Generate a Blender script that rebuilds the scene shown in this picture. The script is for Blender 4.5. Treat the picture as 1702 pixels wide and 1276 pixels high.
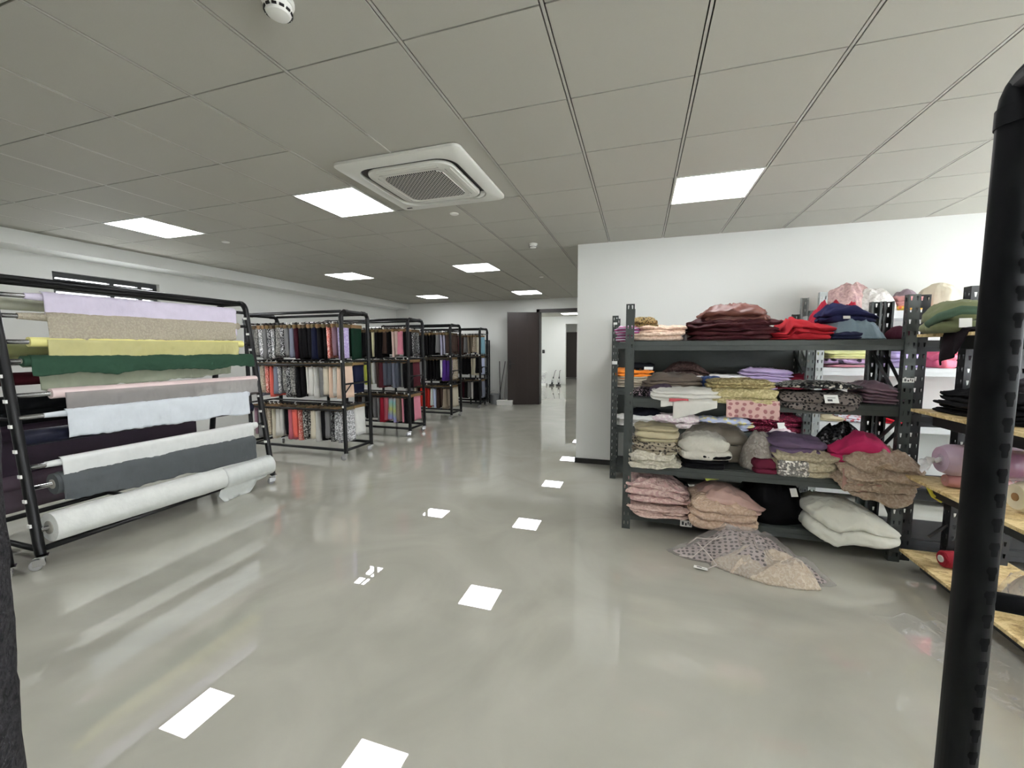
import bpy, bmesh, math, random
from mathutils import Vector, Matrix, noise
for o in list(bpy.data.objects): bpy.data.objects.remove(o)
SC = bpy.context.scene
COL = SC.collection
PI = math.pi
def R(a): return math.radians(a)
def lin(c): return tuple(((v/255)/12.92 if v/255 <= .04045 else ((v/255+.055)/1.055)**2.4) for v in c) + (1.0,)

# ------------------------------------------------------------ camera, world, light, exposure
cd = bpy.data.cameras.new('camera'); cam = bpy.data.objects.new('camera', cd); COL.objects.link(cam)
cd.sensor_fit = 'HORIZONTAL'; cd.sensor_width = 36.0; cd.lens = 36*675.69/1702; cd.clip_start = .01; cd.clip_end = 200
yw, pt, ro = R(-17.3727), R(-4.9992), R(-.188)
fw = Vector((math.sin(yw)*math.cos(pt), math.cos(yw)*math.cos(pt), math.sin(pt)))
rt = Vector((math.cos(yw), -math.sin(yw), 0)); up = rt.cross(fw)
r2 = rt*math.cos(ro) + up*math.sin(ro); u2 = up*math.cos(ro) - rt*math.sin(ro)
cam.matrix_world = Matrix(((r2.x,u2.x,-fw.x,0),(r2.y,u2.y,-fw.y,0),(r2.z,u2.z,-fw.z,1.46),(0,0,0,1)))
SC.camera = cam
w = bpy.data.worlds.new('daylight'); SC.world = w; w.use_nodes = True
w.node_tree.nodes['Background'].inputs[0].default_value = (.93, .97, 1, 1)
w.node_tree.nodes['Background'].inputs[1].default_value = 14.0
SC.view_settings.view_transform = 'Standard'; SC.view_settings.look = 'None'
SC.view_settings.gamma = 1.0; SC.view_settings.use_curve_mapping = False
SC.view_settings.exposure = 0.55
PANEL = 16.0                                     # strength of the ceiling panels
SC.cycles.use_denoising = True
SC.cycles.max_bounces = 10; SC.cycles.diffuse_bounces = 5; SC.cycles.glossy_bounces = 4
SC.cycles.transparent_max_bounces = 16
SC.cycles.sample_clamp_indirect = 6.0
def portal(loc, rot, sx, sy):
    l = bpy.data.lights.new('window_daylight', 'AREA'); l.shape = 'RECTANGLE'; l.size = sx; l.size_y = sy
    l.cycles.is_portal = True
    o = bpy.data.objects.new('window_daylight', l); COL.objects.link(o); o.location = loc; o.rotation_euler = rot
H = 2.726
XL, XR, YB, YF, YP, XP = -6.7, 4.3, -3.0, 10.3, 5.13, -.75      # walls: left, right, behind, far, partition face and its end
portal((XR+.12, 3.0, 1.65), (0, R(90), 0), 1.6, 3.4)
portal((XR+.12, -.9, 1.65), (0, R(90), 0), 1.6, 3.2)
portal((XL-.12, 3.65, 2.06), (0, R(-90), 0), .7, 1.1)
portal((-7.12, 13.3, 1.6), (0, R(-90), 0), 1.8, 2.0)

# ------------------------------------------------------------ helpers
def tag(o, label=None, cat=None, group=None, kind=None):
    if label: o['label'] = label
    if cat: o['category'] = cat
    if group: o['group'] = group
    if kind: o['kind'] = kind
    return o
def empty(name, loc, rz=0, label=None, cat=None, group=None):
    o = bpy.data.objects.new(name, None); COL.objects.link(o); o.location = loc; o.rotation_euler = (0,0,rz)
    o.empty_display_size = .05
    return tag(o, label, cat, group)
class MB:
    def __init__(s): s.v=[]; s.f=[]; s.m=[]
    def add(s, vs, fs, mi=0):
        n=len(s.v); s.v += [tuple(v) for v in vs]; s.f += [tuple(i+n for i in f) for f in fs]; s.m += [mi]*len(fs); return s
    def box(s, x0,x1,y0,y1,z0,z1, mi=0, M=None):
        vs=[Vector((x,y,z)) for z in (z0,z1) for x,y in ((x0,y0),(x1,y0),(x1,y1),(x0,y1))]
        if M: vs=[M@v for v in vs]
        return s.add(vs,[(3,2,1,0),(4,5,6,7),(0,1,5,4),(1,2,6,5),(2,3,7,6),(3,0,4,7)],mi)
    def tube(s, pts, r, n=12, mi=0, cap=True):
        pts=[Vector(p) for p in pts]; rs = r if isinstance(r,(list,tuple)) else [r]*len(pts)
        prev=None; vs=[]
        for i,p in enumerate(pts):
            t=(pts[min(i+1,len(pts)-1)]-pts[max(i-1,0)]).normalized()
            if prev is None: a = t.orthogonal().normalized()
            else:
                a = (prev - t*prev.dot(t)); a = a.normalized() if a.length>1e-6 else t.orthogonal().normalized()
            prev=a; b=t.cross(a)
            vs += [p+(a*math.cos(2*PI*k/n)+b*math.sin(2*PI*k/n))*rs[i] for k in range(n)]
        fs=[(i*n+k,i*n+(k+1)%n,(i+1)*n+(k+1)%n,(i+1)*n+k) for i in range(len(pts)-1) for k in range(n)]
        if cap: fs += [tuple(range(n))[::-1], tuple((len(pts)-1)*n+k for k in range(n))]
        return s.add(vs,fs,mi)
    def lathe(s, prof, c=(0,0,0), n=24, mi=0, M=None):
        vs=[]; 
        for (r,z) in prof: vs += [Vector((r*math.cos(2*PI*k/n), r*math.sin(2*PI*k/n), z)) for k in range(n)]
        if M: vs=[M@v for v in vs]
        vs=[v+Vector(c) for v in vs]
        fs=[(i*n+k,i*n+(k+1)%n,(i+1)*n+(k+1)%n,(i+1)*n+k) for i in range(len(prof)-1) for k in range(n)]
        fs += [tuple(range(n))[::-1], tuple((len(prof)-1)*n+k for k in range(n))]
        return s.add(vs,fs,mi)
    def grid(s, P, mi=0, close=False):
        nu=len(P); nv=len(P[0]); vs=[v for row in P for v in row]
        fs=[(i*nv+j,((i+1)%nu)*nv+j,((i+1)%nu)*nv+j+1,i*nv+j+1) for i in range(nu if close else nu-1) for j in range(nv-1)]
        return s.add(vs,fs,mi)
    def mesh(s, name, mats, smooth=False):
        me=bpy.data.meshes.new(name); me.from_pydata(s.v,[],s.f); 
        for m in (mats if isinstance(mats,(list,tuple)) else [mats]): me.materials.append(m)
        me.polygons.foreach_set('material_index', s.m)
        bm=bmesh.new(); bm.from_mesh(me); bmesh.ops.recalc_face_normals(bm,faces=bm.faces); bm.to_mesh(me); bm.free()
        if smooth: me.polygons.foreach_set('use_smooth',[True]*len(me.polygons))
        me.update(); return me
    def build(s, name, mats, parent=None, smooth=False, bevel=0, solid=0, sub=0, edge=False):
        o=bpy.data.objects.new(name, s.mesh(name,mats,smooth)); COL.objects.link(o)
        if parent: o.parent=parent
        if solid: m=o.modifiers.new('solid','SOLIDIFY'); m.thickness=solid; m.offset=0
        if bevel: m=o.modifiers.new('bevel','BEVEL'); m.width=bevel; m.segments=2; m.limit_method='ANGLE'
        if sub: m=o.modifiers.new('sub','SUBSURF'); m.levels=sub; m.render_levels=sub
        if edge: m=o.modifiers.new('es','EDGE_SPLIT'); m.split_angle=R(40)
        return o
def struct(o): o['kind']='structure'; return o

# ------------------------------------------------------------ materials
MATS={}
def newmat(key):
    m=bpy.data.materials.new(key); m.use_nodes=True; nt=m.node_tree
    return m, nt, nt.nodes['Principled BSDF']
def N(nt, t, **k):
    n=nt.nodes.new(t)
    for a,b in k.items(): setattr(n,a,b)
    return n
def mat(key, col, rough=.5, metal=0, spec=.5, bump=0, bscale=60, var=.06, emit=None, es=0, coat=0):
    if key in MATS: return MATS[key]
    m,nt,p=newmat(key); L=nt.links
    c=lin(col); p.inputs['Roughness'].default_value=rough; p.inputs['Metallic'].default_value=metal
    p.inputs['Specular IOR Level'].default_value=spec; p.inputs['Coat Weight'].default_value=coat
    tc=N(nt,'ShaderNodeTexCoord'); nz=N(nt,'ShaderNodeTexNoise'); nz.inputs['Scale'].default_value=bscale; nz.inputs['Detail'].default_value=4
    L.new(tc.outputs['Object'],nz.inputs['Vector'])
    mx=N(nt,'ShaderNodeMix',data_type='RGBA'); L.new(nz.outputs['Fac'],mx.inputs[0])
    mx.inputs[6].default_value=tuple(v*(1-var) for v in c[:3])+(1,); mx.inputs[7].default_value=tuple(min(1,v*(1+var)) for v in c[:3])+(1,)
    L.new(mx.outputs[2],p.inputs['Base Color'])
    if bump:
        b=N(nt,'ShaderNodeBump'); b.inputs['Strength'].default_value=bump; b.inputs['Distance'].default_value=.004
        L.new(nz.outputs['Fac'],b.inputs['Height']); L.new(b.outputs[0],p.inputs['Normal'])
    if emit: p.inputs['Emission Color'].default_value=lin(emit); p.inputs['Emission Strength'].default_value=es
    MATS[key]=m; return m
def fab(col, kind='plain', col2=None, scale=None, alpha=1.0, rough=None):
    """a cloth: plain, satin, knit, fur, lace, sequin, leopard, dots, stripes or sheer"""
    key='cloth_%s_%s_%s_%s_%s'%(kind,'-'.join(map(str,col)),col2 and '-'.join(map(str,col2)),scale,alpha)
    if key in MATS: return MATS[key]
    m,nt,p=newmat(key); L=nt.links; c=lin(col); c2=lin(col2) if col2 else c
    tc=N(nt,'ShaderNodeTexCoord'); V=tc.outputs['Object']
    p.inputs['Roughness'].default_value=rough if rough is not None else {'satin':.38,'sequin':.45}.get(kind,.85)
    p.inputs['Specular IOR Level'].default_value={'satin':.5,'sequin':.6}.get(kind,.2)
    if kind in('fur','plain','knit'): p.inputs['Sheen Weight'].default_value=.10 if sum(col)>300 else 0
    if sum(col)<150: p.inputs['Specular IOR Level'].default_value=.12
    nz=N(nt,'ShaderNodeTexNoise'); nz.inputs['Scale'].default_value=9; nz.inputs['Detail'].default_value=5; L.new(V,nz.inputs['Vector'])
    def mix(f,a,b):
        x=N(nt,'ShaderNodeMix',data_type='RGBA')
        L.new(f,x.inputs[0])
        for i,v in ((6,a),(7,b)):
            if isinstance(v,tuple): x.inputs[i].default_value=v
            else: L.new(v,x.inputs[i])
        return x.outputs[2]
    def sc(t,k): return tuple(min(1,v*k) for v in t[:3])+(1,)
    base=mix(nz.outputs['Fac'],sc(c,.86),sc(c,1.14)); hgt=None; bst=.25
    def ramp(src,a,b):
        r=N(nt,'ShaderNodeValToRGB'); r.color_ramp.elements[0].position=a; r.color_ramp.elements[1].position=b; L.new(src,r.inputs[0]); return r.outputs[0]
    def vor(s,feat='F1',rnd=1.0):
        v=N(nt,'ShaderNodeTexVoronoi',feature=feat); v.inputs['Scale'].default_value=s; L.new(V,v.inputs['Vector'])
        if 'Randomness' in v.inputs: v.inputs['Randomness'].default_value=rnd
        return v
    if kind=='lace':
        v=vor(scale or 45); n2=N(nt,'ShaderNodeTexNoise'); n2.inputs['Scale'].default_value=(scale or 45)*.9; n2.inputs['Detail'].default_value=3; L.new(V,n2.inputs['Vector'])
        f=ramp(n2.outputs['Fac'],.44,.58); base=mix(f,base,c2); hgt=f; bst=.5
    elif kind=='sequin':
        v=vor(scale or 110); sx=N(nt,'ShaderNodeSeparateColor'); L.new(v.outputs['Color'],sx.inputs[0])
        f=ramp(sx.outputs[0],.62,.7); base=mix(f,base,c2); L.new(f,p.inputs['Metallic']); hgt=v.outputs['Distance']; bst=.5
        p.inputs['Roughness'].default_value=.3
    elif kind=='leopard':
        v=vor(scale or 50); n2=N(nt,'ShaderNodeTexNoise'); n2.inputs['Scale'].default_value=(scale or 50)*1.1; L.new(V,n2.inputs['Vector'])
        ad=N(nt,'ShaderNodeMath',operation='ADD'); L.new(v.outputs['Distance'],ad.inputs[0])
        mu=N(nt,'ShaderNodeMath',operation='MULTIPLY'); mu.inputs[1].default_value=.6; L.new(n2.outputs['Fac'],mu.inputs[0]); L.new(mu.outputs[0],ad.inputs[1])
        base=mix(ramp(ad.outputs[0],.66,.72),c2,base)
    elif kind=='dots':
        sx=N(nt,'ShaderNodeSeparateXYZ'); L.new(V,sx.inputs[0]); ad=N(nt,'ShaderNodeMath',operation='ADD'); L.new(sx.outputs[1],ad.inputs[0]); L.new(sx.outputs[2],ad.inputs[1])
        cb=N(nt,'ShaderNodeCombineXYZ'); L.new(sx.outputs[0],cb.inputs[0]); L.new(ad.outputs[0],cb.inputs[1])
        v=N(nt,'ShaderNodeTexVoronoi',voronoi_dimensions='2D'); v.inputs['Scale'].default_value=scale or 28; v.inputs['Randomness'].default_value=.4; L.new(cb.outputs[0],v.inputs['Vector']); base=mix(ramp(v.outputs['Distance'],.26,.34),c2,base)
    elif kind=='stripes':
        wv=N(nt,'ShaderNodeTexWave'); wv.bands_direction='Z'; wv.inputs['Scale'].default_value=scale or 12; wv.inputs['Distortion'].default_value=1.5; L.new(V,wv.inputs['Vector'])
        base=mix(ramp(wv.outputs['Fac'],.45,.55),base,c2)
    elif kind=='rainbow':
        sx=N(nt,'ShaderNodeSeparateXYZ'); L.new(V,sx.inputs[0]); md=N(nt,'ShaderNodeMath',operation='MULTIPLY_ADD'); md.inputs[1].default_value=2.0; md.inputs[2].default_value=1.05; L.new(sx.outputs[2],md.inputs[0])
        r=N(nt,'ShaderNodeValToRGB'); e=r.color_ramp.elements; e[0].color=lin((180,140,190)); e[1].color=lin((200,150,180))
        for po,cc in ((.25,(150,160,210)),(.5,(190,200,120)),(.75,(150,200,200))): q=e.new(po); q.color=lin(cc)
        L.new(md.outputs[0],r.inputs[0]); base=r.outputs[0]
    elif kind=='knit':
        wv=N(nt,'ShaderNodeTexWave'); wv.inputs['Scale'].default_value=scale or 40; wv.inputs['Distortion'].default_value=6; L.new(V,wv.inputs['Vector']); hgt=wv.outputs['Fac']; bst=.35
    elif kind=='fur':
        n2=N(nt,'ShaderNodeTexNoise'); n2.inputs['Scale'].default_value=scale or 60; n2.inputs['Detail'].default_value=6; L.new(V,n2.inputs['Vector']); hgt=n2.outputs['Fac']; bst=1.0
        base=mix(ramp(n2.outputs['Fac'],.35,.65),sc(c,.8),c2)
    if hgt is None:
        n3=N(nt,'ShaderNodeTexNoise'); n3.inputs['Scale'].default_value=24 if kind!='satin' else 12; n3.inputs['Detail'].default_value=7; L.new(V,n3.inputs['Vector']); hgt=n3.outputs['Fac']; bst=.35
    b=N(nt,'ShaderNodeBump'); b.inputs['Strength'].default_value=bst; b.inputs['Distance'].default_value=.012
    L.new(hgt,b.inputs['Height']); L.new(b.outputs[0],p.inputs['Normal'])
    L.new(base,p.inputs['Base Color']); p.inputs['Alpha'].default_value=alpha
    MATS[key]=m; return m
def plastic_film(key='clear_plastic_film', tint=(235,235,238), op=.16):
    if key in MATS: return MATS[key]
    m,nt,p=newmat(key); L=nt.links
    p.inputs['Base Color'].default_value=lin(tint); p.inputs['Roughness'].default_value=.12; p.inputs['Alpha'].default_value=op
    tc=N(nt,'ShaderNodeTexCoord'); nz=N(nt,'ShaderNodeTexNoise'); nz.inputs['Scale'].default_value=14; nz.inputs['Detail'].default_value=5; nz.inputs['Distortion'].default_value=1.2
    L.new(tc.outputs['Object'],nz.inputs['Vector']); b=N(nt,'ShaderNodeBump'); b.inputs['Strength'].default_value=.8; b.inputs['Distance'].default_value=.02
    L.new(nz.outputs['Fac'],b.inputs['Height']); L.new(b.outputs[0],p.inputs['Normal'])
    r=N(nt,'ShaderNodeValToRGB'); r.color_ramp.elements[0].position=.5; r.color_ramp.elements[0].color=(op*.6,)*3+(1,); r.color_ramp.elements[1].position=.75; r.color_ramp.elements[1].color=(op*2.6,)*3+(1,)
    L.new(nz.outputs['Fac'],r.inputs[0]); L.new(r.outputs[0],p.inputs['Alpha'])
    MATS[key]=m; return m
def osb():
    if 'strand_board' in MATS: return MATS['strand_board']
    m,nt,p=newmat('strand_board'); L=nt.links; tc=N(nt,'ShaderNodeTexCoord'); mp=N(nt,'ShaderNodeMapping'); mp.inputs['Scale'].default_value=(14,34,20); L.new(tc.outputs['Object'],mp.inputs[0])
    v=N(nt,'ShaderNodeTexVoronoi'); v.inputs['Scale'].default_value=1.6; L.new(mp.outputs[0],v.inputs['Vector'])
    n=N(nt,'ShaderNodeTexNoise'); n.inputs['Scale'].default_value=3; n.inputs['Distortion'].default_value=2; n.inputs['Detail'].default_value=6; L.new(mp.outputs[0],n.inputs['Vector'])
    sx=N(nt,'ShaderNodeSeparateColor'); L.new(v.outputs['Color'],sx.inputs[0])
    ad=N(nt,'ShaderNodeMath',operation='MULTIPLY_ADD'); ad.inputs[1].default_value=.45; L.new(sx.outputs[0],ad.inputs[0]); L.new(n.outputs['Fac'],ad.inputs[2])
    r=N(nt,'ShaderNodeValToRGB'); e=r.color_ramp.elements; e[0].position=.35; e[0].color=lin((128,104,66)); e[1].position=.95; e[1].color=lin((214,194,146)); q=e.new(.62); q.color=lin((186,162,112))
    L.new(ad.outputs[0],r.inputs[0]); L.new(r.outputs[0],p.inputs['Base Color']); p.inputs['Roughness'].default_value=.55
    MATS['strand_board']=m; return m
def floor_mat():
    m,nt,p=newmat('grey_epoxy'); L=nt.links; tc=N(nt,'ShaderNodeTexCoord'); V=tc.outputs['Object']
    n=N(nt,'ShaderNodeTexNoise'); n.inputs['Scale'].default_value=1.1; n.inputs['Detail'].default_value=7; n.inputs['Distortion'].default_value=1.6; L.new(V,n.inputs['Vector'])
    r=N(nt,'ShaderNodeValToRGB'); e=r.color_ramp.elements; e[0].position=.3; e[0].color=lin((163,161,151)); e[1].position=.72; e[1].color=lin((182,180,169))
    L.new(n.outputs['Fac'],r.inputs[0]); L.new(r.outputs[0],p.inputs['Base Color'])
    p.inputs['Roughness'].default_value=.0; p.inputs['IOR'].default_value=2.0
    b1=N(nt,'ShaderNodeTexNoise'); b1.inputs['Scale'].default_value=3.0; b1.inputs['Detail'].default_value=2; L.new(V,b1.inputs['Vector'])
    b=N(nt,'ShaderNodeBump'); b.inputs['Strength'].default_value=.007; b.inputs['Distance'].default_value=.004
    L.new(b1.outputs['Fac'],b.inputs['Height']); L.new(b.outputs[0],p.inputs['Normal']); return m
def grille_mat():
    m,nt,p=newmat('perforated_grille'); L=nt.links; tc=N(nt,'ShaderNodeTexCoord'); mp=N(nt,'ShaderNodeMapping'); mp.inputs['Rotation'].default_value=(0,0,R(90)); L.new(tc.outputs['Object'],mp.inputs[0])
    b=N(nt,'ShaderNodeTexBrick'); b.offset=.5; b.inputs['Scale'].default_value=1; b.inputs['Brick Width'].default_value=.034; b.inputs['Row Height'].default_value=.0165; b.inputs['Mortar Size'].default_value=.0027; b.inputs['Mortar Smooth'].default_value=0
    b.inputs['Color1'].default_value=b.inputs['Color2'].default_value=(.006,.006,.006,1); b.inputs['Mortar'].default_value=lin((205,205,198)); L.new(mp.outputs[0],b.inputs['Vector']); L.new(b.outputs['Color'],p.inputs['Base Color']); p.inputs['Roughness'].default_value=.5
    return m
WALL=mat('white_wall_paint',(222,223,219),.75,spec=.25,bump=.05,bscale=180,var=.015)
TILE=mat('ceiling_tile',(170,168,158),.7,spec=.2,bump=.04,bscale=200,var=.02)
GAP=mat('ceiling_gap',(22,22,20),.8)
TBAR=mat('ceiling_bar',(176,174,166),.5)
BLK=mat('black_pipe',(9,10,12),.42,spec=.32,bump=.02,bscale=90)
CHROME=mat('chrome',(190,190,192),.22,metal=1)
STEEL=mat('grey_steel',(60,65,63),.5,metal=.2,bump=.05,bscale=40,var=.14)
DSTEEL=mat('dark_steel',(24,25,27),.5,metal=.2,bump=.05,bscale=40,var=.12)
WSTEEL=mat('white_steel',(214,216,216),.45,var=.03)
WHITE=mat('white_plastic',(228,228,222),.4,var=.02)
BLACKP=mat('black_plastic',(14,14,15),.45)
KRAFT=mat('kraft_card',(150,116,76),.8,bump=.1,bscale=50,var=.15)
PAPER=mat('white_paper',(236,236,232),.7,var=.02)
INK=mat('grey_print',(70,70,72),.7)
OSB=osb()
# ------------------------------------------------------------ the room
YN = 20.2                                           # the wall at the end of the next room
m=MB(); m.box(XL-.3,XR+.3,YB-.3,YN+.3,-.08,0); struct(m.build('floor',floor_mat()))
GX, GY = -.3736, 1.5798                             # a crossing of the ceiling grid, tiles 0.6 m
LIGHTS=[(-4,2),(-8,2),(-8,7),(-4,7),(-8,12),(-4,12),(1,3),(-4,-3),(-8,-3),(1,-2)]
NEXT=[(-4,17),(-4,22),(-4,27)]
ACS=[(-3,1),(-3,2),(-2,1),(-2,2)]
def ceiling():
    m=MB(); g=.004
    i0,i1=-11,8; j0,j1=-8,15
    m.box(XL-.1,XR+.1,YB-.1,YF+.1,H+.012,H+.08,1)
    for i in range(i0,i1):
        for j in range(j0,j1):
            if (i,j) in LIGHTS or (i,j) in ACS: continue
            x0=max(GX+i*.6+.012,XL); x1=min(GX+(i+1)*.6-.012,XR); y0=max(GY+j*.6+g,YB); y1=min(GY+(j+1)*.6-g,YF)
            if x1-x0<.02 or y1-y0<.02: continue
            m.box(x0,x1,y0,y1,H,H+.014,0)
    for i in range(i0,i1+1):
        x=GX+i*.6
        if XL<x<XR: m.box(x-.006,x+.006,YB,YF,H+.001,H+.013,2)
    o=m.build('ceiling',[TILE,GAP,TBAR]); struct(o)
    for k,(x0,x1,y0,y1) in enumerate([(-3.0,1.5,1.7,3.0)]): pass
ceiling()
m=MB(); m.box(GX-3*.6+.009,GX-.6-.009,GY+.6+.003,GY+3*.6-.003,H+.004,H+.014); struct(m.build('trim_1',TILE))     # the cut tiles round the air conditioner
def wall(name,boxes,mt=WALL):
    m=MB(); 
    for b in boxes: m.box(*b)
    return struct(m.build(name,mt))
WY0,WY1,WZ0,WZ1=3.08,4.22,1.72,2.40                 # window in the left wall
wall('wall_left',[(XL-.2,XL,YB,WY0,0,H+.08),(XL-.2,XL,WY1,YF,0,H+.08),(XL-.2,XL,WY0,WY1,0,WZ0),(XL-.2,XL,WY0,WY1,WZ1,H+.08)])
RY0,RY1=1.25,4.75
WY2,WY3=-2.55,.75
wall('wall_right',[(XR,XR+.2,YB,WY2,0,H+.08),(XR,XR+.2,WY2,WY3,0,.85),(XR,XR+.2,WY2,WY3,2.45,H+.08),(XR,XR+.2,WY3,RY0,0,H+.08),(XR,XR+.2,RY1,YP+.2,0,H+.08),(XR,XR+.2,RY0,RY1,0,.85),(XR,XR+.2,RY0,RY1,2.45,H+.08)])
wall('wall_back',[(XL-.2,XR+.2,YB-.2,YB,0,H+.08)])
DX0,DX1,DZ=-2.49,-.95,2.4
wall('wall_far',[(XL-.2,DX0,YF,YF+.2,0,H+.08),(DX1,XP,YF,YF+.2,0,H+.08),(DX0,DX1,YF,YF+.2,DZ,H+.08)])
wall('wall_partition',[(XP,XR,YP,YP+.18,0,H+.08),(XP,XP+.18,YP+.18,YF+.2,0,H+.08)])
m=MB(); m.box(XP-.012,XR,YP-.014,YP-.0005,0,.062); m.box(XP-.014,XP-.0005,YP-.014,YF,0,.062); struct(m.build('baseboard_right',mat('black_skirting',(24,23,22),.4)))
m=MB(); m.box(XL,-6.3,YB,YF,2.572,H+.02); struct(m.build('trim_2',WALL))                       # the beam boxed in along the left wall
# next room
wall('wall_next_room',[(-7,-2.83,16.2,16.4,0,H+.08),(-2.83,XP,16.2,16.4,2.42,H+.08),(-7.2,-7,YF+.2,12.3,0,H+.08),(-7.2,-7,14.3,16.4,0,H+.08),(-7.2,-7,12.3,14.3,0,.7),(-7.2,-7,12.3,14.3,2.5,H+.08),(XP,XP+.2,YF+.2,YN,0,H+.08),(-7,XR,YN,YN+.2,0,H+.08),(-7.2,-7,16.4,YN,0,H+.08)])
m=MB(); m.box(-7.2,XR,YF+.1,YN+.2,H,H+.08)
o=m.build('ceiling_next_room',TILE); struct(o)
# windows
def window(name,x,y0,y1,z0,z1,bars,rails,fr):
    root=struct(empty(name,(x,(y0+y1)/2,z0)))
    m=MB(); t=.035
    yy0,yy1=y0-(y0+y1)/2,y1-(y0+y1)/2; h=z1-z0
    for b in ((yy0,yy1,0,.05),(yy0,yy1,h-.062,h)): m.box(-t,t,b[0],b[1],b[2],b[3])
    for b in ((yy0,yy0+.05),(yy1-.05,yy1)): m.box(-t,t,b[0],b[1],.05,h-.062)
    for b in bars: m.box(-t*.8,t*.8,b-.025,b+.025,.05,h-.062)
    m.build('window_frame',fr,root)
    m=MB()
    for (za,zb) in rails: m.box(-t*.9,t*.9,yy0+.05,yy1-.05,za,zb)
    m.build('transom',fr,root)
    m=MB(); m.box(-.003,.003,yy0+.04,yy1-.04,.04,h-.05)
    g,nt,p=newmat('window_glass'); p.inputs['Transmission Weight'].default_value=1; p.inputs['Roughness'].default_value=0; p.inputs['IOR'].default_value=1.02; p.inputs['Base Color'].default_value=(1,1,1,1)
    m.build('pane',g,root)
DF=mat('dark_window_frame',(58,60,60),.4,metal=.3)
window('window_1',XL-.1,WY0,WY1,WZ0,WZ1,(.04,.36),((.53,.60),(.45,.49)),DF)
window('added_window_3',-7.1,12.3,14.3,.7,2.5,(0,),((1.2,1.24),),DF)  # unseen window, added so daylight brightens the next room
window('window_2',XR+.1,RY0,RY1,.85,2.45,(-.9,0,.9),((1.1,1.14),),DF)
window('window_4',XR+.1,WY2,WY3,.85,2.45,(-.9,0,.9),((1.1,1.14),),DF)
# far door with its leaf swung open into the room
DOORC=mat('dark_wood_door',(44,34,31),.42,bump=.06,bscale=25,var=.12)
m=MB(); m.box(DX0-.06,DX0+.02,YF-.02,YF+.21,0,DZ+.06); m.box(DX1-.02,DX1+.06,YF-.02,YF+.21,0,DZ+.06); m.box(DX0-.06,DX1+.06,YF-.02,YF+.21,DZ-.02,DZ+.06)
struct(m.build('trim_3',mat('dark_door_frame',(34,27,25),.45)))
d=struct(empty('door_1',(DX0-.01,YF-.03,.01),R(180+24)))
m=MB(); m.box(0,.80,-.02,.02,0,DZ-.03); 
for sx in (.27,.29,.53,.55): m.box(sx-.003,sx+.003,-.0225,.0225,.02,DZ-.05)
m.build('door_leaf',DOORC,d)
for s in (-1,1):
    m=MB(); m.box(.715,.765,s*.02,s*.026,.92,1.14); m.tube([(.74,s*.02,1.05),(.74,s*.065,1.05),(.62,s*.065,1.05)],.009); m.lathe([(.014,-.004),(.014,.004)],(0,0,0),16,0,Matrix.Translation((.74,s*.027,.96))@Matrix.Rotation(R(90),4,'X'))
    m.build('door_handle',BLACKP,d)
d=struct(empty('door_2',(-2.55,YN-.02,0)))
m=MB(); m.box(-.92,.6,-.03,.0,.02,2.25); m.build('door_leaf',mat('grey_brown_door',(66,60,56),.5),d)

# ------------------------------------------------------------ things on the ceiling
PANELM=mat('light_diffuser',(255,255,255),.6,emit=(252,253,255),es=PANEL)
NEXTM=mat('light_diffuser_next',(255,255,255),.6,emit=(252,253,255),es=PANEL)
NM={(-4,2):'square ceiling light panel right beside the air conditioner cassette',(-8,2):'square ceiling light panel above the roll rack by the left beam',
(-8,7):'square ceiling light panel by the left beam, above the sample racks',(-4,7):'square ceiling light panel between the small smoke detector and the racks',
(-8,12):'square ceiling light panel nearest the far left corner',(-4,12):'square ceiling light panel above the open dark door',
(1,3):'square ceiling light panel over the garment shelves by the white partition',(-4,-3):'ceiling light panel behind the viewer, left of middle',(-8,-3):'ceiling light panel behind the viewer by the left beam',(1,-2):'ceiling light panel straight above the viewer',
(-4,17):'ceiling light panel just beyond the doorway',(-4,22):'second ceiling light panel beyond the doorway',(-4,27):'farthest ceiling light panel beyond the doorway'}
for i,j in LIGHTS+NEXT:
    x=GX+(i+.5)*.6; y=GY+(j+.5)*.6; t=empty('ceiling_light',(x,y,H),0,NM[(i,j)],'ceiling light','square light panels in the ceiling')
    m=MB(); a=.296; b=.284
    for q in ((-a,a,-a,-b),(-a,a,b,a),(-a,-b,-b,b),(b,a,-b,b)): m.box(q[0],q[1],q[2],q[3],-.004,.011)
    m.build('frame',WHITE,t)
    m=MB(); m.box(-b,b,-b,b,-.002,.010); m.build('diffuser',PANELM,t)
def rrect(a,r,n=8):
    out=[]
    for cx,cy,s in ((a-r,a-r,0),(-(a-r),a-r,90),(-(a-r),-(a-r),180),(a-r,-(a-r),270)):
        for k in range(n+1): out.append((cx+r*math.cos(R(s+90*k/n)),cy+r*math.sin(R(s+90*k/n))))
    return out
def rings(rs):        # [(half, radius, z)] -> one skin
    m=MB(); n=None
    vs=[];
    for a,r,z in rs:
        p=rrect(a,r); n=len(p); vs+=[(x,y,z) for x,y in p]
    fs=[(i*n+k,i*n+(k+1)%n,(i+1)*n+(k+1)%n,(i+1)*n+k) for i in range(len(rs)-1) for k in range(n)]
    m.add(vs,fs); return m,n
ac=empty('air_conditioner',(-1.572,2.875,H),0,'white square cassette air conditioner with a perforated grille set in the ceiling','air conditioner')
ACW=mat('air_conditioner_white',(214,214,206),.4,var=.02)
m,n=rings([(.475,.05,0),(.475,.05,-.018),(.465,.05,-.026),(.378,.13,-.03),(.374,.13,-.008),(.366,.13,-.008)]); m.build('panel',ACW,ac,smooth=True,edge=True)
m,n=rings([(.372,.13,-.010),(.29,.10,-.010)]); m.build('air_slot',BLACKP,ac)
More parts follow.
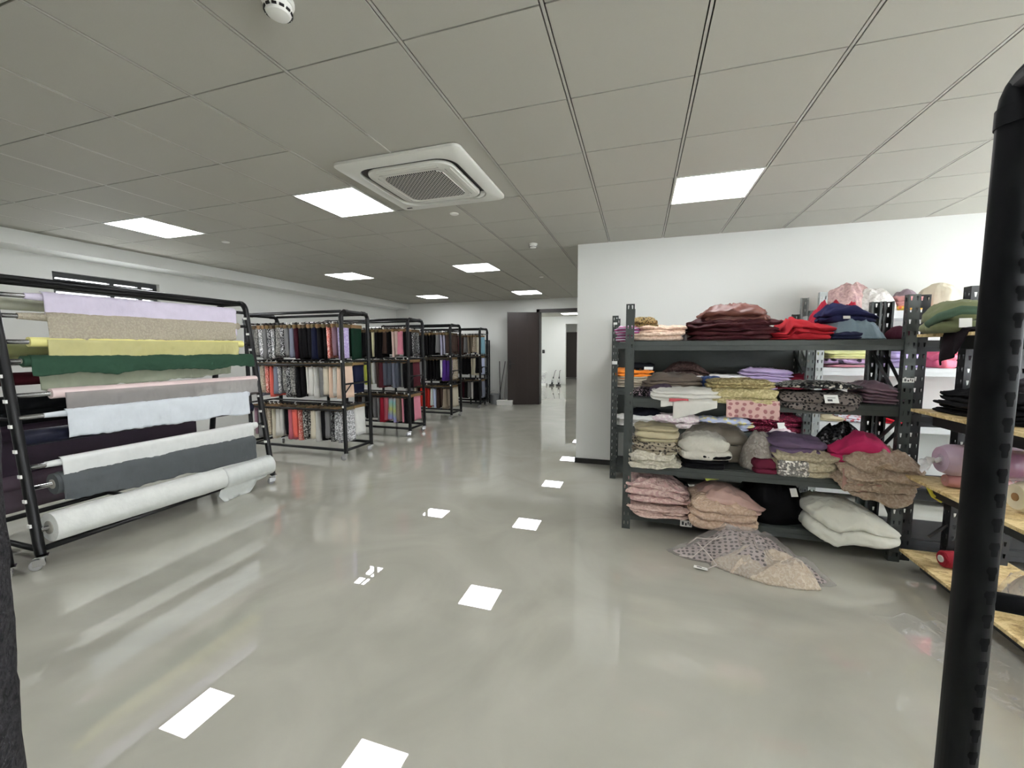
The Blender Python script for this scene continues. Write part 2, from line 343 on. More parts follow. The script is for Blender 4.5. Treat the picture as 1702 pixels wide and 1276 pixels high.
m,n=rings([(.336,.12,-.013),(.336,.12,-.022),(.328,.115,-.032),(.262,.07,-.038),(.258,.07,-.034),(.25,.07,-.034)]); m.f.append(tuple(range(len(m.v)-n,len(m.v)))); m.m.append(0)
m.build('face_plate',ACW,ac,smooth=True,edge=True)
m,n=rings([(.232,.06,-.0345),(.232,.06,-.0395),(.228,.06,-.0405)]); m.f.append(tuple(range(len(m.v)-n,len(m.v)))); m.m.append(0)
m.build('grille',grille_mat(),ac)
for k in range(4):
    Mx=Matrix.Rotation(R(90*k),4,'Z')
    m=MB(); m.box(-.235,.235,.272,.308,-.0375,-.032,0,Mx); m.build('louver',ACW,ac,bevel=.003)
    m=MB(); m.box(-.235,.235,.266,.269,-.0375,-.0345,0,Mx); m.build('louver_gap',BLACKP,ac)
for k in range(9):      # the ribs of the vent in the far-right corner
    a=R(20+k*8); m=MB(); x=.236+.118*math.cos(a); y=-.236-.118*math.sin(a)
    m.box(-.004,.004,-.018,.018,-.030,-.012,0,Matrix.Translation((x,-y,0))@Matrix.Rotation(math.atan2(-y-.236,x-.236)+R(90),4,'Z')); m.build('vent_rib',ACW,ac)
m=MB(); m.box(-.42,-.37,.395,.41,-.0305,-.027); m.build('receiver_window',BLACKP,ac)
def smoke(x,y,label,s=1):
    t=empty('smoke_detector',(x,y,H),0,label,'smoke detector','smoke detectors on the ceiling')
    m=MB(); m.lathe([(.052*s,0),(.052*s,-.012*s),(.048*s,-.016*s)]); m.build('base',WHITE,t,smooth=True,edge=True)
    m=MB(); m.lathe([(.044*s,-.016*s),(.046*s,-.034*s),(.036*s,-.05*s),(.02*s,-.054*s),(.001,-.055*s)]); m.build('head',WHITE,t,smooth=True,edge=True)
    m=MB()
    for k in range(12):
        a=R(30*k); m.box(.0405*s,.0455*s,-.0075*s,.0075*s,-.043*s,-.036*s,0,Matrix.Rotation(a,4,'Z'))
    m.build('vent_slit',BLACKP,t)
smoke(-1.286,1.27,'large round white smoke detector at the top edge, nearest the viewer',1.05)
smoke(-1.264,4.917,'small white smoke detector in front of the partition corner')
for x,y,l in ((-1.695,3.614,'flush round sprinkler cover right behind the air conditioner'),(-4.705,3.705,'flush round sprinkler cover behind the light panel over the roll rack'),(-1.694,7.192,'flush round sprinkler cover towards the far door')):
    m=MB(); m.lathe([(.042,.002),(.042,-.004),(.036,-.008),(.001,-.0085)],(0,0,0)); o=m.build('sprinkler_cover',WHITE,None,smooth=True,edge=True); o.location=(x,y,H); tag(o,l,'sprinkler','sprinkler covers in the ceiling')
# ------------------------------------------------------------ pipe racks
def arc(c,r,a0,a1,n,ax,ay):      # points of an arc in the plane of ax, ay
    return [Vector(c)+Vector(ax)*(r*math.cos(R(a0+(a1-a0)*k/n)))+Vector(ay)*(r*math.sin(R(a0+(a1-a0)*k/n))) for k in range(n+1)]
def caster(root,x,y,rz=0):
    c=MB(); c.box(-.03,.03,-.03,.03,.088,.094); c.lathe([(.016,.07),(.016,.088)],n=12)
    for s in (-1,1): c.box(-.045,.012,s*.018-.002,s*.018+.002,.028,.074)
    o=c.build('caster',CHROME,root); o.location=(x,y,0); o.rotation_euler=(0,0,rz)
    w=MB(); w.lathe([(.012,-.014),(.028,-.014),(.034,-.009),(.034,.009),(.028,.014),(.012,.014)],n=20,M=Matrix.Translation((-.03,0,.034))@Matrix.Rotation(R(90),4,'X')); w.build('wheel',mat('grey_rubber',(150,150,148),.4),o,smooth=True,edge=True)
def pipe_joint(m,p,d,r): # a sleeve on a pipe
    p=Vector(p); d=Vector(d).normalized(); m.tube([p-d*.03,p+d*.03],r*1.22,14)
PR=.026
def stick(parent,x,y,z,M=None):
    m=MB(); m.box(x-.012,x+.012,y-.0275,y-.0255,z-.012,z+.012,0,M); m.build('clip',PAPER,parent)
def sample_rack(x0,x1,y0,y1,label):
    root=empty('sample_rack',((x0+x1)/2,(y0+y1)/2,0),0,label,'rack','hanging sample racks'); cx,cy=(x0+x1)/2,(y0+y1)/2; hx,hy=(x1-x0)/2,(y1-y0)/2
    T=1.94; r=.07
    for s in (-1,1):
        x=s*hx; m=MB()
        pts=[(x,-hy,.094)]+[(x,-hy,T-r)]+arc((x,-hy+r,T-r),r,180,90,6,(0,1,0),(0,0,1))[1:]+arc((x,hy-r,T-r),r,90,0,6,(0,1,0),(0,0,1))+[(x,hy,.094)]
        m.tube(pts,PR,14); pipe_joint(m,(x,-hy,T-r-.02),(0,0,1),PR); pipe_joint(m,(x,hy,T-r-.02),(0,0,1),PR); pipe_joint(m,(x,-hy+r+.02,T),(0,1,0),PR); pipe_joint(m,(x,hy-r-.02,T),(0,1,0),PR)
        o=m.build('end_frame',BLK,root,smooth=True,edge=True)
        m=MB(); m.tube([(x,-hy,.13),(x,hy,.13)],.018,10); m.build('brace',BLK,root,smooth=True)
        m=MB(); m.tube([(x,-hy,1.0),(x,hy,1.0)],.012,8); m.build('brace',BLK,root,smooth=True)
        m=MB(); m.tube([(x,-hy,.86),(x,-hy+.16,1.0)],.008,8); m.build('brace',BLK,root,smooth=True)
        if s>0:
            for z in (1.30,.71):
                m=MB(); m.box(x-.012,x+.012,-hy-.0285,-hy-.026,z-.014,z+.014); m.build('clip',PAPER,root)
        for yy in (-hy,hy): caster(root,x,yy,R(40*s))
    for yy,n in ((-hy,'front'),(hy,'back')):
        for z,rr,mt in ((T,.019,BLK),(.13,.019,BLK),(1.25,.015,BLK),(.655,.015,BLK)):
            m=MB(); m.tube([(-hx,yy,z),(hx,yy,z)],rr,10); m.build('long_rail',mt,root,smooth=True)
    for yy in (-hy*.48,hy*.48):
        for z in (1.815,1.30,.71):
            m=MB(); m.tube([(-hx,yy,z),(hx,yy,z)],.011,10); m.build('hanging_rail',CHROME if z>1.8 else DSTEEL,root,smooth=True)
    for x in (-hx,hx):
        for z in (1.815,1.30,.71):
            m=MB(); m.tube([(x,-hy,z),(x,hy,z)],.011,8); m.build('rail_holder',BLK,root,smooth=True)
    return root
HOOK=MB(); HOOK.lathe([(.018,-.009),(.018,.009),(.012,.009),(.012,-.009),(.018,-.009)],(0,0,0),14,0,Matrix.Rotation(R(90),4,'Y')); HOOK.box(-.003,.003,-.007,.007,-.03,-.016)
HOOKME=HOOK.mesh('hook',PAPER)
CARD=MB(); CARD.box(-.012,.012,-.125,.125,-.075,-.024); CARD.box(-.02,-.012,-.125,.125,-.066,-.024); CARD.box(.012,.02,-.12,.12,-.07,-.026); CARDME=CARD.mesh('header_card',KRAFT)
def cloth_me(seed,wide):
    rnd=random.Random(seed); m=MB(); nu=34; nv=9; th=.014+.013*wide; P=[]
    ph=rnd.random()*6
    for i in range(nu):
        a=2*PI*i/nu; row=[]
        for j in range(nv):
            v=j/(nv-1); z=-.062-.40*v-.02*v*noise.noise((math.cos(a)*2,seed,1))
            yy=math.cos(a); yy=math.copysign(abs(yy)**.35,yy)*.118; xx=math.copysign(abs(math.sin(a))**.7,math.sin(a))*th
            k=.35+.65*v
            xx=xx*(1+.35*v)+k*.010*math.sin(yy*70+ph+v*1.5)+.008*v*noise.noise((yy*9,seed*3.1,v*2))
            yy+= .012*k*noise.noise((xx*20,seed,v*2+a))
            row.append((xx,yy,z))
        P.append(row)
    m.grid(P,close=True); n=nv
    m.f.append(tuple(i*n+n-1 for i in range(nu))); m.m.append(0); m.f.append(tuple(i*n for i in range(nu))[::-1]); m.m.append(0)
    return m.mesh('cloth',PAPER,smooth=True)
CLOTHS=[cloth_me(s,s%3) for s in range(6)]
ORD='first second third fourth fifth sixth seventh eighth ninth tenth eleventh twelfth thirteenth fourteenth fifteenth sixteenth seventeenth eighteenth nineteenth twentieth'.split()
C={'black':((16,15,17),),'navy':((22,26,48),),'dark green':((18,44,32),),'maroon':((52,18,28),),'brown':((66,50,44),),'grey':((112,112,112),),'silver sequin':((120,120,122),'sequin',(235,235,235)),
'dark sequin':((40,40,42),'sequin',(190,190,190)),'grey lace':((96,96,94),'lace',(160,158,152)),'black floral':((24,22,24),'lace',(176,172,166)),'silver floral':((132,132,134),'lace',(226,226,228)),'mauve':((132,104,116),),'lavender':((176,158,206),'lace',(206,196,226)),
'white tulle':((206,204,198),),'ivory':((206,198,178),),'peach':((220,192,170),),'coral':((224,104,92),),'coral sequin':((214,110,96),'sequin',(250,210,200)),'blue grey':((118,122,138),),'beige lace':((168,154,134),'lace',(200,190,172)),'rose':((176,92,104),),
'chartreuse':((168,176,72),),'cream':((212,206,170),),'burgundy':((84,36,44),),'slate':((84,90,102),'knit',),'blush':((222,196,188),),'pink':((220,140,158),),'crimson':((150,30,48),),'rainbow':((180,180,190),'rainbow'),'taupe':((134,122,106),),
'royal blue':((34,58,134),),'lilac grey':((178,176,198),),'seafoam':((112,150,132),),'purple':((74,44,124),),'red':((176,42,34),),'pale blue':((184,192,218),),'pale teal':((120,160,176),),'white':((220,220,216),)}
def cmat(n):
    c=C[n]; return fab(c[0],c[1] if len(c)>1 else 'plain',c[2] if len(c)>2 else None,60 if len(c)>1 and c[1]=='lace' else None)
CARDS=[mat('kraft_%d'%i,c,.85,bump=.2,bscale=70,var=.25) for i,c in enumerate(((134,104,70),(104,82,52),(84,66,44),(118,94,56),(96,84,54)))]
PROTO=None
def sample(x,y,z,colour,label,group,seed):
    """one hanging sample; the first is built, the rest are copies of it and of its parts"""
    global PROTO
    if PROTO is None:
        r=empty('fabric_sample',(0,0,0)); ch=[]
        for me,n in ((CLOTHS[0],'cloth'),(CARDME,'header_card'),(HOOKME,'hook')):
            o=bpy.data.objects.new(n,me); COL.objects.link(o); o.parent=r; ch.append(o)
        PROTO=(r,ch); root,kids=r,ch
    else:
        root=PROTO[0].copy(); COL.objects.link(root); kids=[]
        for o in PROTO[1]:
            c=o.copy(); c.parent=root; COL.objects.link(c); kids.append(c)
    root.location=(x,y,z-.004); tag(root,label,'fabric sample',group)
    rnd=random.Random(seed); root.rotation_euler=(0,0,R(rnd.uniform(-7,7)))
    kids[0].data=CLOTHS[rnd.randrange(6)]; kids[0].scale=(rnd.uniform(.85,1.15),rnd.uniform(.93,1.06),rnd.uniform(.93,1.08))
    s=kids[0].material_slots[0]; s.link='OBJECT'; s.material=cmat(colour)
    s=kids[1].material_slots[0]; s.link='OBJECT'; s.material=rnd.choice(CARDS); kids[1].scale=(rnd.uniform(.8,1.3),rnd.uniform(.93,1.04),1)
    s=kids[2].material_slots[0]; s.link='OBJECT'; s.material=rnd.choice([PAPER,BLACKP,BLACKP,BLACKP])
def fill(x1,yf,yb,rackname,rows,back,pitch):
    for rail,(z,cols) in zip(('top','middle','bottom'),rows):
        n=len(cols)
        for k,c in enumerate(reversed(cols)):
            sample(x1-.085-k*pitch,yf,z,c,'%s fabric sample, %s from aisle end, %s rail of %s'%(c,ORD[k],rail,rackname),'fabric samples on the %s rail of %s'%(rail,rackname),hash((rail,k,len(rackname)))%9999 if False else k*31+len(rackname)*7+len(rail)*113)
    for rail,(z,cols) in zip(('top','middle','bottom'),back):
        for k,c in enumerate(cols):
            sample(x1-.085-k*pitch,yb,z,c,'%s fabric sample, %s from aisle end, rear %s rail of %s'%(c,ORD[k],rail,rackname),'fabric samples on the rear %s rail of %s'%(rail,rackname),k*17+len(rackname)*3+len(rail)*11)
def S(t): return [v.strip() for v in t.split(',')]
Z3=(1.815,1.30,.71)
RK=[(-5.27,-3.655,4.36,4.89,'nearest hanging rack'),(-5.27,-3.63,5.89,6.37,'second hanging rack'),(-5.30,-3.68,7.57,8.04,'third hanging rack'),(-5.32,-3.71,9.25,9.75,'farthest hanging rack')]
LB=['black pipe rack of hanging fabric samples right behind the roll rack','black pipe rack of hanging fabric samples with the rainbow cloth, second from the viewer','black pipe rack of hanging fabric samples with the red cloth, third from the viewer','black pipe rack of hanging fabric samples farthest from the viewer']
DATA=[
(('grey,grey lace,silver sequin,grey,dark sequin,silver sequin,grey lace,dark sequin,grey,blue grey,maroon,black,black,black,navy,black,black,coral sequin,mauve,lavender',
  'grey,blue grey,beige lace,coral sequin,coral,blue grey,silver sequin,grey lace,dark sequin,grey lace,black,black,white tulle,white tulle,white tulle,grey,ivory,peach,white tulle,peach',
  'mauve,grey,beige lace,beige lace,ivory,white tulle,white tulle,black,rose,coral,coral sequin,black floral,black floral,ivory,white tulle,black,grey,dark sequin,silver floral,silver floral'),
 ('dark green,dark green,black','navy,rose,white','white,mauve,brown')),
(('dark green,black,black,black,black,cream,black,black,brown,black,blush,blush,pink,black',
  'white,cream,cream,chartreuse,cream,white,brown,burgundy,slate,slate,blue grey,slate,grey,black',
  'black,brown,grey,black,black,grey,grey,crimson,rose,rainbow,rainbow,taupe,pink,black'),
 ('dark sequin,grey,black','burgundy,ivory,white','pink,black,black')),
(('black,navy,royal blue,royal blue,brown,black,black,black,black,black,grey,lilac grey,lilac grey,brown',
  'white,black,white,seafoam,seafoam,grey,grey,black,black,black,black,white,purple,purple',
  'white,navy,grey,ivory,brown,red,red,red,white,pale blue,brown,brown,taupe,taupe'),
 ('brown,grey,black','beige lace,white,grey','ivory,ivory,grey')),
(('black,grey,brown,black,maroon,brown,grey lace,burgundy,brown,grey,taupe,taupe,beige lace,ivory',
  'brown,grey,brown,taupe,brown,black,grey,black,black,black,black,ivory,ivory,black',
  'black,black,black,slate,black,slate,black,black,maroon,black,grey,white,black,black'),
 ('pale teal,pale blue,royal blue','pale blue,blush,grey','blue grey,grey,slate'))]
for (x0,x1,y0,y1,nm),lb,(fr,bk) in zip(RK,LB,DATA):
    sample_rack(x0,x1,y0,y1,lb)
    cy=(y0+y1)/2; hy=(y1-y0)/2
    fill(x1,cy-hy*.48,cy+hy*.48,nm,[(z,S(t)) for z,t in zip(Z3,fr)],[(z,S(t)) for z,t in zip(Z3,bk)],.077)

# ------------------------------------------------------------ the A-frame roll rack
def xf(z): return -3.78-.14*z                       # the leaning front of the rack
def a_frame(name,y0,y1,label,ends=(0,1),group='roll racks'):
    root=empty(name,(0,0,0),0,label,'rack',group); T=1.95; r=.07
    for s,y in enumerate((y0,y1)):
        m=MB(); xb=lambda z:-4.74+.165*z
        f0=(xf(.1),y,.1); ft=Vector((xf(T-r),y,T-r)); bt=Vector((xb(T-r),y,T-r))
        pts=[f0,ft]+[ft+Vector((-r*(1-math.cos(R(a)))-.006,0,r*math.sin(R(a)))) for a in (22,45,67,90)]+[bt+Vector((r*(1-math.cos(R(a)))+.006,0,r*math.sin(R(a)))) for a in (90,67,45,22)]+[bt,(xb(.1),y,.1)]
        m.tube(pts,PR+.002,14); m.build('end_frame',BLK,root,smooth=True,edge=True)
        m=MB(); m.tube([(xf(.13),y,.13),(xb(.13),y,.13)],.018,10); m.build('brace',BLK,root,smooth=True)
        m=MB(); m.tube([(xf(1.0),y,1.0),(xb(1.0),y,1.0)],.012,8); m.build('brace',BLK,root,smooth=True)
        for k in range(10):
            z=.30+k*.165; m=MB(); Mx=Matrix.Translation((xf(z)+.006,y-.028,z)); m.box(-.016,.016,-.006,.004,-.011,.011,0,Mx); m.build('clip',PAPER,root)
        caster(root,xf(0),y,R(60)); caster(root,xb(0),y,R(60))
    for x,z,rr in ((xf(T-.02)-.05,T,.020),(-4.74+.165*T+.05,T,.020),(xf(.13),.13,.020),(-4.74+.02,.13,.020)):
        m=MB(); m.tube([(x,y0,z),(x,y1,z)],rr,10); m.build('long_rail',BLK,root,smooth=True)
    m=MB(); m.tube([(xf(.13),(y0+y1)/2-.05,.13),(-4.72,(y0+y1)/2-.05,.13)],.018,10); m.build('brace',BLK,root,smooth=True)
    return root
a_frame('roll_rack',1.55,3.36,'black A-frame pipe rack on casters loaded with rolls of fabric')
a_frame('roll_rack',-.42,1.40,'black A-frame pipe rack at the left edge, only its clipped end post in view')
def fabric_roll(label,mt,zl,zr,ya,yb,r,flap=None,x_off=0,rod=True,fmat=None,cone=0,ry=None,seed=1,coremat=CHROME,a0=95):
    """a roll on its rod; flap=(length left, length right, y start, y end)"""
    yc=(ya+yb)/2; zc=(zl+zr)/2; root=empty('fabric_roll',(xf(zc)+x_off,yc,zc),0,label,'fabric roll','rolls of fabric on the A-frame rack')
    zz=lambda y: (zl+(zr-zl)*(y-ya)/(yb-ya))-zc
    m=MB(); P=[]; n=26; ny=30
    for i in range(n):
        a=2*PI*i/n; row=[]
        for j in range(ny):
            y=ya+(yb-ya)*j/(ny-1); q=r*(1+.05*noise.noise((math.cos(a)*2,math.sin(a)*2+seed,y*4))+.03*noise.noise((a*3,y*11,seed)))
            if cone and j<4: q*= .62+.095*j
            row.append((q*math.cos(a),y-yc,zz(y)+q*math.sin(a)))
        P.append(row)
    m.grid(P,close=True); m.f.append(tuple(i*ny for i in range(n))); m.m.append(0); m.f.append(tuple(i*ny+ny-1 for i in range(n))[::-1]); m.m.append(0)
    m.build('wound_cloth',mt,root,smooth=True,edge=True)
    m=MB(); m.tube([(0,(ya-.006)-yc,zz(ya)),(0,yb+.006-yc,zz(yb))],r*.45,18); m.build('cardboard_core',mat('grey_core',(150,148,140),.8),root)
    if rod:
        m=MB(); m.tube([(0,1.56-yc,zz(1.56)),(0,3.35-yc,zz(3.35))],.016,12); m.build('rod',coremat,root,smooth=True)
    if flap:
        L0,L1,f0,f1=flap; m=MB(); P=[]; nu=170; nv=16
        for i in range(nu):
            t=i/(nu-1); y=f0+(f1-f0)*t; L=L0+(L1-L0)*t + .022*noise.noise((y*5,seed*2.3,0))+.010*noise.noise((y*19,seed,3)); row=[]
            for j in range(nv):
                v=j/(nv-1)
                if v<.3: a=R(a0-a0*v/.3); x=(r+.005)*math.cos(a); z=(r+.005)*math.sin(a)
                else:
                    u=(v-.3)/.7; x=r+.005+.020*u*noise.noise((y*5,u*1.5,seed))+.010*u*noise.noise((y*22,u*1.2,seed))+.006*u**.5*noise.noise((y*42+u*4,u*1.4,seed))+.003*noise.noise((y*80,u*3,seed+2)); z=-L*u
                row.append((x,y-yc,zz(y)+z))
            P.append(row)
        m.grid(P); m.build('loose_end',fmat or mt,root,smooth=True,solid=.003)
    return root
F=fab
fabric_roll('lavender fabric roll with long flap at the top of the rack',F((210,202,220)),1.83,1.845,1.70,3.22,.034,(.155,.25,1.78,3.21),cone=1,seed=1)
fabric_roll('beige lace fabric roll under the lavender one',F((164,156,140),'lace',(176,168,150),80),1.69,1.70,1.65,3.24,.034,(.17,.15,1.78,3.18),cone=1,seed=2)
fabric_roll('pale yellow satin roll below the beige lace',F((222,216,140),'satin'),1.515,1.515,1.68,3.25,.034,(.135,.12,1.76,3.18),seed=3,a0=25,fmat=F((192,186,128),'satin',alpha=.86))
fabric_roll('dark green cloth roll in the middle of the rack',F((40,68,52)),1.385,1.37,1.63,3.33,.036,(.10,.09,1.66,3.33),seed=4)
fabric_roll('pale sage sheer roll behind the dark green one',F((150,156,136),alpha=.8),1.37,1.36,1.66,3.22,.03,(.20,.15,1.72,3.12),x_off=-.06,seed=5)
fabric_roll('pale pink roll with a sheer grey flap',F((226,204,202),'satin'),1.155,1.143,1.74,3.34,.036,(.15,.14,1.80,3.33),seed=6,a0=5,fmat=F((180,176,174),alpha=.45))
fabric_roll('ice white crinkled roll with a deep flap under the pink one',F((214,220,226)),1.01,.995,1.68,3.22,.026,(.175,.20,1.79,3.20),seed=7,cone=1,x_off=.012)
fabric_roll('navy plastic wrapped roll showing behind the white flaps',F((26,28,42),'satin'),.86,.84,1.58,3.30,.055,x_off=-.09,seed=8)
fabric_roll('white satin roll above the charcoal one',F((222,224,222),'satin'),.675,.66,1.65,3.26,.032,(.125,.16,1.72,3.20),seed=9,cone=1)
fabric_roll('charcoal grey roll, second from the bottom',F((78,82,84)),.53,.50,1.68,3.20,.072,(.12,.20,1.70,3.19),seed=10,x_off=-.03)
br=fabric_roll('thick white roll lowest on the rack',F((224,226,222)),.265,.225,1.60,3.31,.100,None,seed=11,x_off=.03)
m=MB(); P=[]
for i in range(22):                                 # its end trails down to the floor
    t=i/21; y=2.78+.52*t; L=max(.03,.30*math.sin(PI*min(1,t*1.25+.05))**.8+.02*noise.noise((t*6,1,2))); row=[]
    for j in range(12):
        v=j/11; a=R(70-160*min(1,v*2)); r=.105
        if v<.5: row.append((r*math.cos(a),y-2.455,.235-.245+r*math.sin(a)))
        else:
            u=(v-.5)*2; row.append((.015*math.sin(t*9+u)*u+.02*u,y-2.455-.05*u,max(-.245+.006,.235-.245-r-L*.72*u)))
    P.append(row)
m.grid(P); m.build('loose_end',F((216,219,216)),br,smooth=True,solid=.003)
# rolls on the back of the rack, seen past the front ones
def back_roll(label,mt,z,ya,yb,r,flap=0):
    x=-4.74+.165*z; t=empty('fabric_roll',(x,(ya+yb)/2,z),0,label,'fabric roll','rolls of fabric on the A-frame rack'); h=(yb-ya)/2
    m=MB(); m.tube([(0,-h,0),(0,h,0)],r,20); m.build('wound_cloth',mt,t,smooth=True,edge=True)
    m=MB(); m.tube([(0,1.56-(ya+yb)/2,0),(0,3.35-(ya+yb)/2,0)],.012,8); m.build('rod',CHROME,t,smooth=True)
    if flap:
        m=MB(); m.grid([[(-r-.004+.02*v*noise.noise((y*5,v,z)),y,-flap*v+.0) for v in (0,.25,.5,.75,1)] for y in [-h+2*h*i/40 for i in range(41)]]); m.build('loose_end',mt,t,smooth=True,solid=.003)
back_roll('cream roll on the back of the rack, level with the lavender one',F((188,190,172)),1.80,1.60,3.2,.045)
back_roll('olive sheer roll on the back of the rack behind the yellow one',F((136,140,96)),1.46,1.60,3.2,.05,.1)
back_roll('dark red roll on the back of the rack behind the green one',F((66,22,30)),1.24,1.60,3.2,.05)
back_roll('black roll on the back of the rack behind the pink one',F((22,24,26)),1.05,1.60,3.2,.06,.2)
back_roll('plum black sheer roll on the back of the rack',F((58,46,60),alpha=.9),.82,1.60,3.2,.06,.4)
back_roll('dusty purple sheer roll low on the back of the rack',F((92,78,90),alpha=.85),.42,1.60,3.2,.06,.25)
# black pile cloth bolt standing at the left edge, and the end of another pipe rack at the right edge
t=empty('fabric_bolt',(-1.302,.248,0),0,'black pile fabric bolt standing upright at the left edge','fabric bolt')
t.rotation_mode='QUATERNION'; t.rotation_quaternion=Matrix.Rotation(R(1.2),4,Vector((-.93,.37,0))).to_quaternion()
m=MB(); P=[]
for i in range(40):
    a=2*PI*i/40; row=[]
    for j in range(60):
        z=1.62*j/59; q=.20+.006*noise.noise((math.cos(a)*6,math.sin(a)*6,z*9))+.003*noise.noise((math.cos(a)*30,math.sin(a)*30,z*40)); row.append((q*math.cos(a),q*math.sin(a),z))
    P.append(row)
m.grid(P,close=True); m.f.append(tuple(i*60+59 for i in range(40))); m.m.append(0); m.f.append(tuple(i*60 for i in range(40))); m.m.append(0)
m.build('wound_cloth',F((30,29,31),'fur',(52,51,54),90),t,smooth=True,edge=True)
m=MB(); m.tube([(0,0,1.58),(0,0,1.65)],.04,16); m.build('cardboard_core',KRAFT,t)
t=empty('pipe_rack',(.592,.926,0),R(-8),'black round pipe rack end with keyhole slots, close at the right edge','rack')
T=1.93; r=.075; PN=.0275
m=MB(); pts=[(0,0,.095),(0,0,T-r)]+arc((r,0,T-r),r,180,90,8,(1,0,0),(0,0,1))[1:]+arc((.5-r,0,T-r),r,90,0,8,(1,0,0),(0,0,1))+[(.5,0,.095)]
NEARP=mat('blue_black_pipe',(6,7,10),.6,spec=.14,bump=.02,bscale=120)
m.tube(pts,PN,28); m.build('end_frame',NEARP,t,smooth=True)
m=MB(); m.tube([(0,0,T-r-.03),(0,0,T-r)],PN*1.08,28); m.tube([(.012,0,T-.03),(r,0,T)],PN*.4); m.build('elbow_joint',NEARP,t,smooth=True,edge=True)
for z,q in ((1.005,.0165),(.13,.02)): m=MB(); m.tube([(0,0,z),(.5,0,z)],q,14); m.build('brace',NEARP,t,smooth=True)
m=MB(); Mx=Matrix.Rotation(R(-68),4,'Z'); n=6; vs=[]; fs=[]
for z,hw in ((-.013,.17),(-.008,.21),(-.002,.21),(.001,.31),(.006,.34),(.012,.25)):       # keyhole outline wrapped on the pipe
    vs+=[Mx@Vector((PN*1.008*math.cos(hw*(2*i/n-1)),PN*1.008*math.sin(hw*(2*i/n-1)),z)) for i in range(n+1)]
m.add(vs,[(j*(n+1)+i,j*(n+1)+i+1,(j+1)*(n+1)+i+1,(j+1)*(n+1)+i) for j in range(5) for i in range(n)])
slot=m.build('keyhole_slot',mat('slot_black',(4,4,5),.9,spec=.1),t); slot.location=(0,0,.14)
for k in range(1,40):
    c=slot.copy(); c.parent=t; COL.objects.link(c); c.location=(0,0,.14+k*.044)
for x in (0,.5): m=MB(); m.tube([(x,0,T-.04),(x,-1.5,T-.04)],.02,12); m.build('long_rail',NEARP,t,smooth=True)
m=MB(); m.tube([(0,-1.5,.095),(0,-1.5,T-r)]+[tuple(Vector(p)+Vector((0,-1.5,0))) for p in arc((r,0,T-r),r,180,90,8,(1,0,0),(0,0,1))[1:]+arc((.5-r,0,T-r),r,90,0,8,(1,0,0),(0,0,1))]+[(.5,-1.5,.095)],PN,16); m.build('end_frame',NEARP,t,smooth=True)
for x,y in ((0,0),(.5,0),(0,-1.5),(.5,-1.5)): caster(t,x,y)
# ------------------------------------------------------------ slotted steel shelving
LSTEEL=mat('light_steel',(150,154,152),.45,metal=.2,bump=.05,bscale=40,var=.12)
def post_mesh(h,wf=.062,ws=.042,pitch=.075):
    m=MB(); n=int(h/pitch); y0=0
    def cell(fx,x0,x1,z0,z1,hx,hw,hz0,hz1):
        """a wall cell round a tapered slot; fx maps (u,z) to a point"""
        o=[(x0,z0),(x1,z0),(x1,z1),(x0,z1)]; i=[(hx-hw*.55,hz0),(hx+hw*.55,hz0),(hx+hw,hz1),(hx-hw,hz1)]
        m.add([fx(*p) for p in o+i],[(0,1,5,4),(1,2,6,5),(2,3,7,6),(3,0,4,7)])
    for k in range(n):
        z0=k*pitch; z1=z0+pitch
        for s in (-1,1):
            cell(lambda u,z:(u,0,z),min(0,s*wf/2),max(0,s*wf/2),z0,z1,s*wf*.25,.0065,z0+.036,z0+.064)
            cell(lambda u,z,s=s:(s*wf/2,u,z),0,ws,z0,z1,ws*.5,.0075,z0+.030,z0+.058)
            m.add([(s*wf/2,ws,z0),(s*(wf/2-.012),ws,z0),(s*(wf/2-.012),ws,z1),(s*wf/2,ws,z1)],[(0,1,2,3)])
    z0=n*pitch
    if h-z0>.004:
        for s in (-1,1):
            m.add([(0,0,z0),(s*wf/2,0,z0),(s*wf/2,0,h),(0,0,h)],[(0,1,2,3)]); m.add([(s*wf/2,0,z0),(s*wf/2,ws,z0),(s*wf/2,ws,h),(s*wf/2,0,h)],[(0,1,2,3)])
    me=m.mesh('post',STEEL)
    bm=bmesh.new(); bm.from_mesh(me); bmesh.ops.remove_doubles(bm,verts=bm.verts,dist=.0005); bmesh.ops.recalc_face_normals(bm,faces=bm.faces); bm.to_mesh(me); bm.free(); return me
PM={}
def post(root,x,y,h,rz,mt):
    if (h,mt.name) not in PM:
        me=post_mesh(h); me.materials.clear(); me.materials.append(mt); PM[(h,mt.name)]=me
    o=bpy.data.objects.new('post',PM[(h,mt.name)]); COL.objects.link(o); o.parent=root; o.location=(x,y,0); o.rotation_euler=(0,0,rz)
    s=o.modifiers.new('solid','SOLIDIFY'); s.thickness=.002; s.offset=0
    return o
def beam(root,x0,x1,y,z,mt,bh=.07,out=-1):
    m=MB(); m.box(x0,x1,y-.012,y+.012,z-bh,z); m.box(x0,x1,y-.014 if out<0 else y-.012,y+.012 if out<0 else y+.014,z-bh*.52,z-bh*.48)
    for x in (x0,x1): s=1 if x==x0 else -1; m.box(min(x,x-s*.004),max(x,x-s*.004)+.0,y-.03,y+.03,z-bh-.04,z+.02) if False else None
    return m.build('beam',mt,root,bevel=.003)
